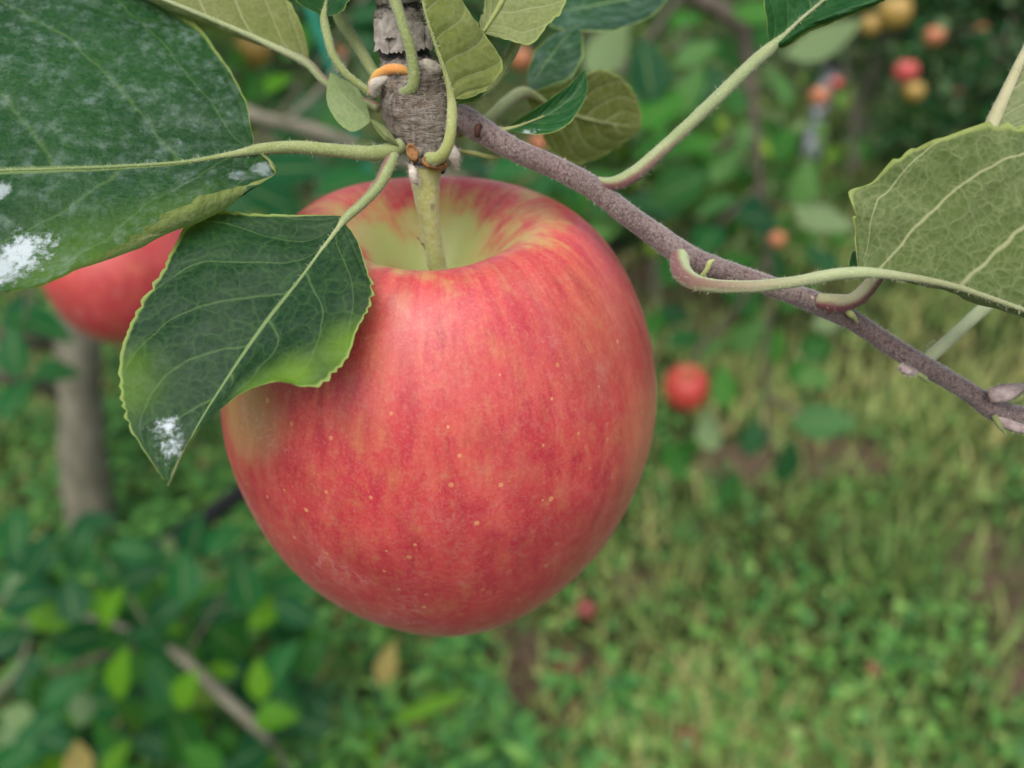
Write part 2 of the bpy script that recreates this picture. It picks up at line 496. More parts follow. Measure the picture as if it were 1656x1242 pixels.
def spline(pts, n):
    """centripetal-ish Catmull-Rom through pts, n samples evenly spaced by length"""
    p = np.asarray(pts, float)
    if len(p) == 2:
        return p[0] + (p[1] - p[0]) * np.linspace(0, 1, n)[:, None]
    q = np.vstack([2 * p[0] - p[1], p, 2 * p[-1] - p[-2]])
    out = []
    for i in range(1, len(q) - 2):
        tt = np.linspace(0, 1, 12, endpoint=False)[:, None]
        a, b, c, d = q[i - 1], q[i], q[i + 1], q[i + 2]
        out.append(0.5 * (2 * b + (c - a) * tt + (2 * a - 5 * b + 4 * c - d) * tt ** 2 + (3 * b - a - 3 * c + d) * tt ** 3))
    out = np.vstack(out + [p[-1:]])
    s = np.r_[0, np.cumsum(np.linalg.norm(np.diff(out[:, :3], axis=0), axis=1))]
    u = np.linspace(0, s[-1], n)
    return np.stack([np.interp(u, s, out[:, k]) for k in range(out.shape[1])], 1)


def grid_faces(nu, nv, wrap=False):
    i, j = np.meshgrid(np.arange(nu - 1), np.arange(nv if wrap else nv - 1), indexing='ij')
    a = i * nv + j
    b = i * nv + (j + 1) % nv
    return np.stack([a, b, b + nv, a + nv], -1).reshape(-1, 4)


def tube(pts, radii, n=40, seg=16, lump=0.0, lump_scale=300, cap=True, flat=1.0, groove=0.0):
    """tube along pts; radii per control point; returns V, F, uv"""
    pr = np.c_[np.asarray(pts, float), np.asarray(radii, float)]
    c = spline(pr, n)
    p, r = c[:, :3], c[:, 3]
    tg = np.gradient(p, axis=0)
    tg /= np.linalg.norm(tg, axis=1)[:, None]
    nrm = np.cross(tg[0], FWD)
    nrm /= np.linalg.norm(nrm)
    V, uv = [], []
    ang = np.linspace(0, 2 * np.pi, seg, endpoint=False)
    for i in range(n):
        nrm = nrm - tg[i] * np.dot(nrm, tg[i])
        nrm /= np.linalg.norm(nrm)
        bi = np.cross(tg[i], nrm)
        rr = np.full(seg, r[i])
        if groove:
            rr = rr * (1 - groove * np.exp(-((ang - np.pi * 1.5 + 0.0 + np.pi) % (2 * np.pi) - np.pi) ** 2 / 0.10))
        ring = p[i] + (np.cos(ang)[:, None] * nrm * flat + np.sin(ang)[:, None] * bi) * rr[:, None]
        if lump:
            for q in range(seg):
                d = ring[q] - p[i]
                ring[q] = p[i] + d * (1 + lump * mnoise.noise(Vector(ring[q] * lump_scale)) + 0.5 * lump * mnoise.noise(Vector(ring[q] * lump_scale * 2.7)))
        V.append(ring)
        uv.append(np.stack([np.full(seg, i / (n - 1)), ang / (2 * np.pi)], 1))
    V, uv = np.vstack(V), np.vstack(uv)
    Fc = grid_faces(n, seg, True)
    if cap:
        a, b = len(V), len(V) + 1
        V = np.vstack([V, p[:1], p[-1:]])
        uv = np.vstack([uv, [[0, 0.5]], [[1, 0.5]]])
        j = np.arange(seg)
        f0 = np.stack([np.full(seg, a), (j + 1) % seg, j, j], 1)
        o = (n - 1) * seg
        f1 = np.stack([np.full(seg, b), o + j, o + (j + 1) % seg, o + (j + 1) % seg], 1)
        return V, Fc, uv, (f0, f1)
    return V, Fc, uv, None


def tube_obj(name, pts, radii, mat, parent=None, loc=None, **kw):
    V, Fc, uv, caps = tube(pts, radii, **kw)
    me_o = mesh_obj(name, V, Fc, mat, parent, uv, loc=loc)
    if caps is not None:
        import bmesh
        bm = bmesh.new()
        bm.from_mesh(me_o.data)
        bm.verts.ensure_lookup_table()
        for f in np.vstack(caps):
            try:
                nf = bm.faces.new([bm.verts[int(k)] for k in f[:3]])
                nf.smooth = True
            except ValueError:
                pass
        bm.to_mesh(me_o.data)
        bm.free()
    return me_o


def pxs(lst, d=None):
    return [P(*(q if len(q) == 3 else (*q, d))) for q in lst]


def px_r(w, d):
    return 0.5 * w * d / F


def loft_leaf(name, curves, mat, parent, nu=90, nv=56, teeth=26, tooth=0.0006, wave=0.0007, seed=0, label=None, flip=None, show='top'):
    """curves: [(v, [(px,py,depth)...])] long curves from base to tip, v from -1 (one margin) to 1 (other)"""
    vs = np.array([c[0] for c in curves])
    cs = [spline(pxs(c[1]), nu) for c in curves]
    vv = np.linspace(-1, 1, nv)
    vv = np.sign(vv) * (1 - (1 - np.abs(vv)) ** 1.25)
    V = np.zeros((nu, nv, 3))
    for i in range(nu):
        pts = np.array([c[i] for c in cs])
        # natural interpolation: Hermite with finite-difference tangents
        m = np.zeros_like(pts)
        for k in range(len(vs)):
            if k == 0:
                m[k] = (pts[1] - pts[0]) / (vs[1] - vs[0])
            elif k == len(vs) - 1:
                m[k] = (pts[k] - pts[k - 1]) / (vs[k] - vs[k - 1])
            else:
                m[k] = 0.5 * ((pts[k + 1] - pts[k]) / (vs[k + 1] - vs[k]) + (pts[k] - pts[k - 1]) / (vs[k] - vs[k - 1]))
        for j, v in enumerate(vv):
            k = min(max(np.searchsorted(vs, v) - 1, 0), len(vs) - 2)
            h = vs[k + 1] - vs[k]
            s = (v - vs[k]) / h
            V[i, j] = ((2 * s ** 3 - 3 * s ** 2 + 1) * pts[k] + (s ** 3 - 2 * s ** 2 + s) * h * m[k]
                       + (-2 * s ** 3 + 3 * s ** 2) * pts[k + 1] + (s ** 3 - s ** 2) * h * m[k + 1])
    # serrated margin: saw that leans to the tip
    uu = np.linspace(0, 1, nu)
    for sgn in (0, -1):
        out = V[:, sgn] - V[:, sgn + 3 if sgn == 0 else sgn - 3]
        out /= np.linalg.norm(out, axis=1)[:, None] + 1e-9
        ph = uu * teeth + 0.35 * np.sin(uu * 37 + seed + sgn)
        saw = (ph % 1.0)
        prof = np.where(saw < 0.78, (saw / 0.78) ** 0.7, (1 - saw) / 0.22) - 0.5
        amp = tooth * np.clip(uu * 10, 0, 1) * (0.7 + 0.5 * np.sin(uu * 23 + seed))
        for q, kk in ((0, 1.0), (1, 0.75), (2, 0.45), (3, 0.2)):
            j = q if sgn == 0 else -1 - q
            V[:, j] += out * (prof * amp * kk)[:, None]
    # undulation along the normal
    du = np.gradient(V, axis=0)
    dv = np.gradient(V, axis=1)
    nr = np.cross(du, dv)
    nr /= np.linalg.norm(nr, axis=2)[:, :, None] + 1e-12
    for i in range(nu):
        for j in range(nv):
            a = abs(vv[j])
            q = Vector(V[i, j])
            V[i, j] += nr[i, j] * wave * a ** 0.5 * (1.2 * mnoise.noise(q * 130 + Vector((seed * 3.1, 0, 0))) + 0.45 * mnoise.noise(q * 330))
    uv = np.stack(np.meshgrid(uu, vv * 0.5 + 0.5, indexing='ij'), -1).reshape(-1, 2)
    Fc = grid_faces(nu, nv)
    q = nr[nu // 8:-nu // 8, 6:-6].reshape(-1, 3)
    facing = (q * (CAM - V[nu // 8:-nu // 8, 6:-6].reshape(-1, 3))).sum(1)
    # faces of grid_faces wind along dv x du, the opposite of nr
    if (np.median(facing) > 0) == (show == 'top'):
        Fc = Fc[:, ::-1]
    o = mesh_obj(name, V.reshape(-1, 3), Fc, mat, parent, uv)
    if label:
        o['label'] = label
    return o


def fuzz(name, src, n, length, mat, parent, seed=1, r=0.00002):
    """short woolly hairs on a tube object (three-sided slivers)"""
    g = np.random.default_rng(seed)
    me = src.data
    nv = len(me.vertices)
    co = np.zeros(nv * 3)
    no = np.zeros(nv * 3)
    me.vertices.foreach_get('co', co)
    me.vertices.foreach_get('normal', no)
    co, no = co.reshape(-1, 3), no.reshape(-1, 3)
    nf = len(me.polygons)
    idx = g.integers(0, nf, n)
    V, Fc = [], []
    for q, fi in enumerate(idx):
        vi = list(me.polygons[int(fi)].vertices)
        wts = g.dirichlet(np.ones(len(vi)))
        p = (co[vi] * wts[:, None]).sum(0)
        m = (no[vi] * wts[:, None]).sum(0)
        d = m + g.normal(0, 0.55, 3)
        d /= np.linalg.norm(d)
        t = np.cross(d, g.normal(0, 1, 3))
        t /= np.linalg.norm(t)
        L = length * g.uniform(0.5, 1.2)
        bend = g.normal(0, 0.25, 3) * L
        b = len(V)
        V += [p - t * r, p + t * r, p + d * L * 0.6 + t * r * 0.7 + bend * 0.4, p + d * L * 0.6 - t * r * 0.7 + bend * 0.4,
              p + d * L + bend + t * r * 0.2, p + d * L + bend - t * r * 0.2]
        Fc += [(b, b + 1, b + 2, b + 3), (b + 3, b + 2, b + 4, b + 5)]
    o = mesh_obj(name, np.array(V) + world_loc(src), np.array(Fc), mat, parent)
    return o


# ------------------------------------------------------------------ ground
def ground_height(x, y):
    return 0.03 * np.sin(x * 1.7 + 0.6) * np.cos(y * 1.3) * 0.6


BARE_SOIL = [(H(845, 1120), 0.10, 0.20), (H(1345, 735), 0.22, 0.14), (H(1200, 745), 0.16, 0.12), (H(1650, 960), 0.16, 0.30), (H(1050, 470), 0.35, 0.45),
             (H(920, 1080), 0.08, 0.07), (H(1030, 950), 0.07, 0.07), (H(1660, 1120), 0.10, 0.15)]


def ground():
    t = NT('soil_and_moss')
    ob = t.coord('Object')
    n1, n2, n3 = t.noise(ob, 3.0, 4), t.noise(ob, 28, 5, 0.7), t.noise(ob, 140, 4, 0.7)
    soil = t.mix(t.ramp(n2, 0.3, 0.7), (0.060, 0.040, 0.026), (0.190, 0.138, 0.088))
    moss = t.mix(t.ramp(n3, 0.3, 0.7), (0.014, 0.028, 0.008), (0.048, 0.068, 0.020))
    straw = t.mix(t.ramp(n2, 0.4, 0.7), moss, (0.15, 0.125, 0.050))
    c = t.mix(t.ramp(n1, 0.42, 0.60), moss, straw)
    bare = None
    for p, rx, ry in BARE_SOIL:
        dv = t.vmath('MULTIPLY', t.vmath('SUBTRACT', ob, tuple(p)), (1 / rx, 1 / ry, 0.0))
        m = t.ramp(t.math('ADD', t.vmath('LENGTH', dv), t.math('MULTIPLY_ADD', n2, 1.2, -0.6)), 0.6, 1.15, 1.0, 0.0)
        bare = m if bare is None else t.math('MAXIMUM', bare, m)
    c = t.mix(bare, c, soil)
    t.set(base=c, rough=0.95, spec=0.1, normal=t.bump(t.math('ADD', n2, n3), 0.8, 0.02))
    xs = np.r_[-60, -30, -12, np.linspace(-5, 6, 80), 12, 30, 60]
    ys = np.r_[-30, -10, np.linspace(-1.5, 9, 80), 14, 30, 60, 120]
    X, Y = np.meshgrid(xs, ys, indexing='ij')
    V = np.stack([X, Y, ground_height(X, Y)], -1).reshape(-1, 3)
    o = mesh_obj('ground', V, grid_faces(len(xs), len(ys))[:, ::1], t.m, loc=(0, 0, 0))
    tag(o, 'orchard floor of soil, moss and mown grass', 'ground', kind='structure')


def soil_at(xy):
    m = np.zeros(len(xy))
    for p, rx, ry in BARE_SOIL:
        d = np.hypot((xy[:, 0] - p[0]) / rx, (xy[:, 1] - p[1]) / ry)
        m = np.maximum(m, np.clip(1.35 - d, 0, 1))
    return m


def vnoise(xy, s, seed):
    return np.array([mnoise.noise(Vector((a * s + seed, b * s - seed, 0.3))) for a, b in xy])


def scatter(n, y0, y1, g, spread=0.92, power=1.0):
    y = y0 + (y1 - y0) * g.random(n) ** power
    x = (g.random(n) * 2 - 1) * (spread * y + 0.5)
    return np.stack([x, y], 1)


def grass():
    g = np.random.default_rng(3)
    mat = grass_mat('grass_blade', [(0.055, 0.135, 0.028), (0.125, 0.215, 0.046), (0.24, 0.30, 0.085), (0.38, 0.36, 0.13), (0.52, 0.41, 0.21)])
    xy = scatter(64000, 0.55, 7.5, g, power=1.9)
    keep = g.random(len(xy)) > soil_at(xy) * 0.80
    nz = vnoise(xy, 1.9, 3.3)
    keep &= g.random(len(xy)) < np.clip(0.62 + nz * 0.9, 0.12, 1)
    xy, nz = xy[keep], nz[keep]
    n = len(xy)
    h = g.uniform(0.03, 0.11, n) * (1 + 0.35 * nz) * (1 + 0.10 * xy[:, 1])
    w = g.uniform(0.0012, 0.0036, n) * (1 + 0.22 * xy[:, 1])
    az = g.random(n) * 2 * np.pi
    lean = g.uniform(0.25, 1.35, n)
    d = np.stack([np.cos(az), np.sin(az), np.zeros(n)], 1)
    s = np.stack([-np.sin(az), np.cos(az), np.zeros(n)], 1)
    base = np.c_[xy, ground_height(xy[:, 0], xy[:, 1])]
    up = np.array((0, 0, 1.0))
    tone = np.clip(0.45 + 0.45 * vnoise(xy, 1.1, 9.1) + 0.25 * (xy[:, 0] < -0.35 * xy[:, 1]) + g.normal(0, 0.2, n), 0, 1)
    rows = []
    for tt, ww in ((0, 1.0), (0.4, 0.95), (0.75, 0.6), (1.0, 0.12)):
        c = base + up * (h * (tt - 0.25 * lean * tt ** 2))[:, None] + d * (h * lean * 0.75 * tt ** 1.7)[:, None]
        rows += [c - s * (w * ww)[:, None], c + s * (w * ww)[:, None]]
    V = np.stack(rows, 1)
    b = np.arange(n)[:, None] * 8
    Fc = np.concatenate([b + np.array([[0, 1, 3, 2]]), b + np.array([[2, 3, 5, 4]]), b + np.array([[4, 5, 7, 6]])], 0)
    o = mesh_obj('grass', V.reshape(-1, 3), Fc, mat, tone=np.repeat(tone, 8), loc=(0, 0, 0))
    tag(o, 'short green and straw coloured grass over the orchard floor', 'grass', kind='stuff')


LT_U = np.linspace(0, 1, 6)
LT_W = np.array([0.04, 0.72, 1.0, 0.88, 0.52, 0.02])


def leaf_cloud(base, dirs, nrm, L, Wd, tone, fold=0.25, droop=0.25, shape=LT_W):
    """many leaves as 2 x 5 quads each; returns V, F, uv, tone"""
    n = len(base)
    dirs = dirs / np.linalg.norm(dirs, axis=1)[:, None]
    nrm = nrm - dirs * (nrm * dirs).sum(1)[:, None]
    nrm /= np.linalg.norm(nrm, axis=1)[:, None] + 1e-9
    sd = np.cross(nrm, dirs)
    rows, uvs = [], []
    for u, w in zip(LT_U, shape):
        c = base + dirs * (L * u)[:, None] - nrm * (L * droop * u * u)[:, None]
        for v in (-1, 0, 1):
            rows.append(c + sd * (v * w * Wd * 0.5)[:, None] + nrm * (abs(v) * w * Wd * 0.5 * fold)[:, None])
            uvs.append((u, v * 0.5 + 0.5))
    V = np.stack(rows, 1)
    k = len(rows)
    f = []
    for i in range(5):
        for j in range(2):
            a = i * 3 + j
            f.append((a, a + 3, a + 4, a + 1))
    f = np.array(f)
    Fc = (np.arange(n)[:, None, None] * k + f[None]).reshape(-1, 4)
    return V.reshape(-1, 3), Fc, np.tile(np.array(uvs), (n, 1)), np.repeat(tone, k)


def weeds():
    g = np.random.default_rng(11)
    mat = grass_mat('weed_leaf', [(0.018, 0.085, 0.026), (0.038, 0.150, 0.032), (0.075, 0.220, 0.042), (0.13, 0.285, 0.050), (0.22, 0.34, 0.09)])
    xy = scatter(30000, 0.55, 7.0, g, power=1.7)
    nz = vnoise(xy, 1.6, 21.0) + 0.35 * vnoise(xy, 5.0, 4.0)
    left = np.clip((0.35 - xy[:, 0] / (xy[:, 1] * 0.7)) * 0.8, 0, 0.6)
    keep = (g.random(len(xy)) < np.clip(0.44 + nz * 1.25 + left, 0.07, 1)) & (g.random(len(xy)) > soil_at(xy))
    xy = xy[keep]
    n = len(xy)
    az = g.random(n) * 2 * np.pi
    el = g.normal(0.15, 0.4, n)
    dirs = np.stack([np.cos(az) * np.cos(el), np.sin(az) * np.cos(el), np.sin(el)], 1)
    nr = np.stack([g.normal(0, 0.4, n), g.normal(0, 0.4, n), np.ones(n)], 1)
    L = g.uniform(0.010, 0.027, n) * (1 + 0.12 * xy[:, 1])
    base = np.c_[xy, ground_height(xy[:, 0], xy[:, 1]) + g.uniform(0.008, 0.075, n)]
    tone = np.clip(0.48 + 0.3 * vnoise(xy, 1.3, 2.0) + g.normal(0, 0.2, n), 0, 1)
    V, Fc, uv, tn = leaf_cloud(base, dirs, nr, L, L * g.uniform(0.55, 0.95, n), tone, 0.15, 0.15, np.array([0.1, 0.75, 1.0, 0.95, 0.7, 0.15]))
    # taller lance-leaved weeds, a dozen leaves to a stem
    c2 = scatter(1500, 0.6, 3.2, g, power=1.2)
    c2 = c2[(c2[:, 0] < 0.10 * c2[:, 1] + 0.06 * g.normal(size=len(c2))) & (g.random(len(c2)) > soil_at(c2))]
    m = 14
    hh = np.repeat(g.uniform(0.05, 0.20, len(c2)), m)
    ph = np.tile(np.arange(m) * 2.4, len(c2)) + np.repeat(g.random(len(c2)) * 6.3, m)
    fr = np.tile(np.linspace(0.15, 1.0, m), len(c2))
    ctr = np.repeat(c2, m, 0)
    b2 = np.c_[ctr + g.normal(0, 0.006, ctr.shape), ground_height(ctr[:, 0], ctr[:, 1]) + hh * fr]
    d2 = np.stack([np.cos(ph), np.sin(ph), g.uniform(0.1, 0.8, len(ph))], 1)
    L2 = g.uniform(0.03, 0.075, len(ph)) * (1.25 - 0.55 * fr)
    V2, F2, u2, t2 = leaf_cloud(b2, d2, np.tile((0.0, 0.0, 1.0), (len(ph), 1)) + g.normal(0, 0.2, (len(ph), 3)), L2, L2 * g.uniform(0.22, 0.42, len(ph)), np.clip(g.normal(0.42, 0.22, len(ph)), 0, 1), 0.3, 0.35)
    Fc = np.vstack([Fc, F2 + len(V)])
    V, uv, tn = np.vstack([V, V2]), np.vstack([uv, u2]), np.r_[tn, t2]
    tag(mesh_obj('weeds', V, Fc, mat, uv=uv, tone=tn, loc=(0, 0, 0)), 'low broad-leaved green weeds growing through the grass', 'weeds', kind='stuff')


# ------------------------------------------------------------------ apples
PROF = [(0.0, -0.74), (0.06, -0.75), (0.14, -0.81), (0.24, -0.875), (0.37, -0.905), (0.52, -0.875), (0.67, -0.775), (0.812, -0.60), (0.918, -0.385), (0.98, -0.15),
        (1.0, 0.05), (0.978, 0.21), (0.922, 0.38), (0.845, 0.535), (0.752, 0.66), (0.66, 0.745), (0.573, 0.795), (0.49, 0.812), (0.41, 0.798), (0.33, 0.755), (0.255, 0.69),
        (0.175, 0.61), (0.085, 0.53), (0.0, 0.50)]


def apple_mesh(R, zs=1.1, n=120, seg=144, seed=0, lob=0.012):
    pr = spline([(a, 0, b) for a, b in PROF], n)
    r, z = np.abs(pr[:, 0]), pr[:, 2] * zs
    ang = np.linspace(0, 2 * np.pi, seg + 1)
    a = ang + np.pi / 2
    rr = r[:, None] * (1 + lob * np.cos(5 * a + seed)[None] * (0.4 + np.abs(z)[:, None]) * 0.8 + 0.012 * np.cos(2 * a + 1.3 * seed)[None] + 0.01 * np.cos(3 * a + seed)[None])
    zz = np.repeat(z[:, None], seg + 1, 1) * (1 + 0.012 * np.cos(a + seed)[None]) + 0.02 * np.cos(a * 2 + seed)[None] * r[:, None] * np.clip(z, 0, 1)[:, None] ** 1.5
    V = np.stack([rr * np.cos(a), rr * np.sin(a), zz], -1).reshape(-1, 3) * R
    left = np.clip(-np.cos(a), 0, 1)[None] ** 1.5
    rr = rr * (1 + lob * 3.5 * left * np.clip(z, 0, 1)[:, None])
    zz = zz + lob * 3.0 * left * np.clip(z, 0, 1)[:, None] ** 2
    arc = np.linspace(0, 3.3, n)
    uv = np.stack(np.broadcast_arrays(ang[None] * 0.85, arc[:, None]), -1).reshape(-1, 2)
    return V, grid_faces(n, seg + 1), uv


APPLE_C, APPLE_R = P(715, 653, 0.1525), 0.0406
BARE = [((-0.70, -0.58, 0.42), 0.27, 0.66), ((0.93, -0.35, 0.10), 0.40, 0.30), ((0.62, -0.40, 0.66), 0.34, 0.12)]


def main_apple():
    root = empty('apple', APPLE_C, 'large ripe red apple with a yellow-green stalk hollow, largest of all', 'apple')
    V, Fc, uv = apple_mesh(APPLE_R, 1.19, 160, 200, 0.4)
    fr = mesh_obj('fruit', V + APPLE_C, Fc, apple_mat('apple_skin', APPLE_R), root, uv)
    fr.rotation_euler = (math.radians(6.5), math.radians(1), 0)
    t = NT('stalk')
    ob = t.coord('Object')
    n1, n2 = t.noise(ob, 330, 4, 0.6), t.noise(ob, 1500, 3)
    z = t.sep(ob)[2]
    c = t.mix(t.ramp(n1, 0.35, 0.65), (0.30, 0.29, 0.075), (0.36, 0.37, 0.16))
    c = t.mix(t.math('MULTIPLY', t.ramp(n1, 0.60, 0.68), 0.7), c, (0.16, 0.10, 0.04))
    c = t.mix(t.math('MULTIPLY', t.ramp(n2, 0.5, 0.7), 0.4), c, (0.47, 0.45, 0.28))
    t.set(base=c, rough=0.65, spec=0.3, sheen=0.3, normal=t.bump(n2, 0.4, 0.0004))
    inner = APPLE_C + 0.50 * 1.19 * APPLE_R * np.array((0, -math.sin(math.radians(6.5)), math.cos(math.radians(6.5))))
    tube_obj('stalk', [P(689, 262, .1215), P(688, 285, .1225), P(690, 318, .1235), P(696, 365, .1265), P(705, 420, .1310), P(712, 470, .1355), inner - (0, 0, .003)],
             [px_r(50, .1215), px_r(50, .1225), px_r(40, .1235), px_r(32, .1265), px_r(31, .131), px_r(31, .1355), px_r(34, .137)], t.m, root, n=60, seg=24, lump=0.06, lump_scale=400)
    # small dry bract on the stalk
    V = np.array(pxs([(678, 384, .1275), (672, 383, .1270), (680, 392, .1275), (690, 396, .1285), (690, 412, .1295), (684, 398, .1278)]))
    mesh_obj('bract', V, np.array([(0, 1, 2, 5), (5, 2, 3, 4)]), flat_mat('dry_bract', (0.16, 0.12, 0.06), (0.26, 0.22, 0.12), 900), root)


def far_apples():
    g = np.random.default_rng(5)
    red = apple_mat('far_apple_red', 0.04, False)
    org = apple_mat('far_apple_orange', 0.04, False, tint=(0.40, 0.17, 0.075))
    yel = apple_mat('far_apple_yellow', 0.04, False, tint=(0.30, 0.24, 0.05))
    old = apple_mat('far_apple_fallen', 0.04, False, tint=(0.13, 0.025, 0.025))
    V, Fc, _ = apple_mesh(0.04, 1.0, 36, 40, 0.7)
    stalk_m = flat_mat('far_stalk', (0.16, 0.13, 0.05), (0.22, 0.20, 0.09), 300)
    protos = {}

    def one(loc, R, mat, label, cat='apple', group=None, tilt=(0.1, 0.1, 0), stalk=True):
        key = mat.name
        if key not in protos:
            me_o = mesh_obj('apple', V, Fc, mat, loc=(0, 0, 0))
            s = tube_obj('stalk', [(0, 0, 0.015), (0.001, 0, 0.03), (0.004, 0.001, 0.045)], [0.0016, 0.0014, 0.0018], stalk_m, me_o, n=6, seg=8)
            protos[key] = (me_o, s)
            o, s2 = me_o, s
        else:
            o = protos[key][0].copy()
            COL.objects.link(o)
            s2 = protos[key][1].copy()
            s2.parent = o
            COL.objects.link(s2)
        for k in ('label', 'category', 'group'):
            if k in o:
                del o[k]
        o.location = loc
        o.scale = (R / 0.04,) * 3
        o.rotation_euler = (*tilt[:2], g.random() * 6.3)
        return tag(o, label, cat, group)
    HG = 'apples hanging in the far trees'
    FG = 'windfall apples in the grass'
    one(P(203, 432, .43), 0.0425, red, 'pinkish red apple partly hidden behind the big white-stained leaf', tilt=(0.1, -0.15))
    one(P(1110, 627, 1.28), 0.039, apple_mat('mid_apple', 0.04, False, tint=(0.36, 0.040, 0.028)), 'small deep red apple with a leaf across its side, just beyond the large apple', tilt=(0.2, 0.2))
    for px, py, w, d, m, lab in (
            (1447, 20, 62, 2.2, yel, 'yellow-green apple with a pink cheek at the top edge, largest in the dark trees'),
            (1408, 40, 40, 2.6, yel, 'dull yellow apple beside the pink-cheeked one in the dark trees'),
            (1511, 58, 36, 2.8, org, 'pale orange apple in the dark trees, highest of the lone ones'),
            (1465, 116, 46, 2.6, red, 'round coral red apple in the dark tree behind the grey trunk'),
            (1478, 148, 40, 2.8, yel, 'yellowish apple tucked just under the round coral red one'),
            (1549, 148, 22, 3.6, red, 'tiny dull red apple low in the dark trees'),
            (1588, 48, 24, 3.6, org, 'tiny orange apple high in the dark trees near the woolly leaf stalk'),
            (1612, 142, 22, 3.6, org, 'tiny orange apple close to the woolly pale leaf stalk'),
            (1325, 156, 38, 2.6, org, 'tan orange apple above the grey metal post'),
            (1352, 135, 24, 3.0, red, 'small reddish apple at the top of the grey metal post'),
            (1257, 387, 34, 2.4, org, 'pale pink apple low among leaves beyond the twig'),
            (871, 231, 36, 2.0, org, 'orange apple glimpsed under the olive leaf beside the twig'),
            (842, 95, 44, 1.8, org, 'orange apple glimpsed behind the upright woolly leaf'),
            (410, 80, 70, 1.4, yel, 'dull orange-yellow apple showing under the woolly leaf at the top edge'),
            (522, 180, 40, 1.7, org, 'small orange apple showing beside the little pale leaf'),
            (555, 85, 34, 1.9, org, 'brownish orange apple showing between the two green leaf stalks')):
        one(P(px, py, d + 0.15), 0.42 * w * (d + 0.15) / F, m, lab, group=HG)
    for px, py, w, lab in ((920, 1078, 46, 'dark red windfall apple on bare soil below the large apple'),
                           (1112, 1200, 42, 'pink-red windfall apple in grass at the bottom edge'),
                           (1410, 1082, 24, 'little red windfall apple among weed leaves'),
                           (948, 985, 34, 'brownish windfall apple in weeds close under the large apple')):
        p = H(px, py, 0.05)
        dd = np.dot(p - CAM, FWD)
        one(p, 0.5 * w * dd / F, old, lab, group=FG, tilt=(0.9, 0.7))


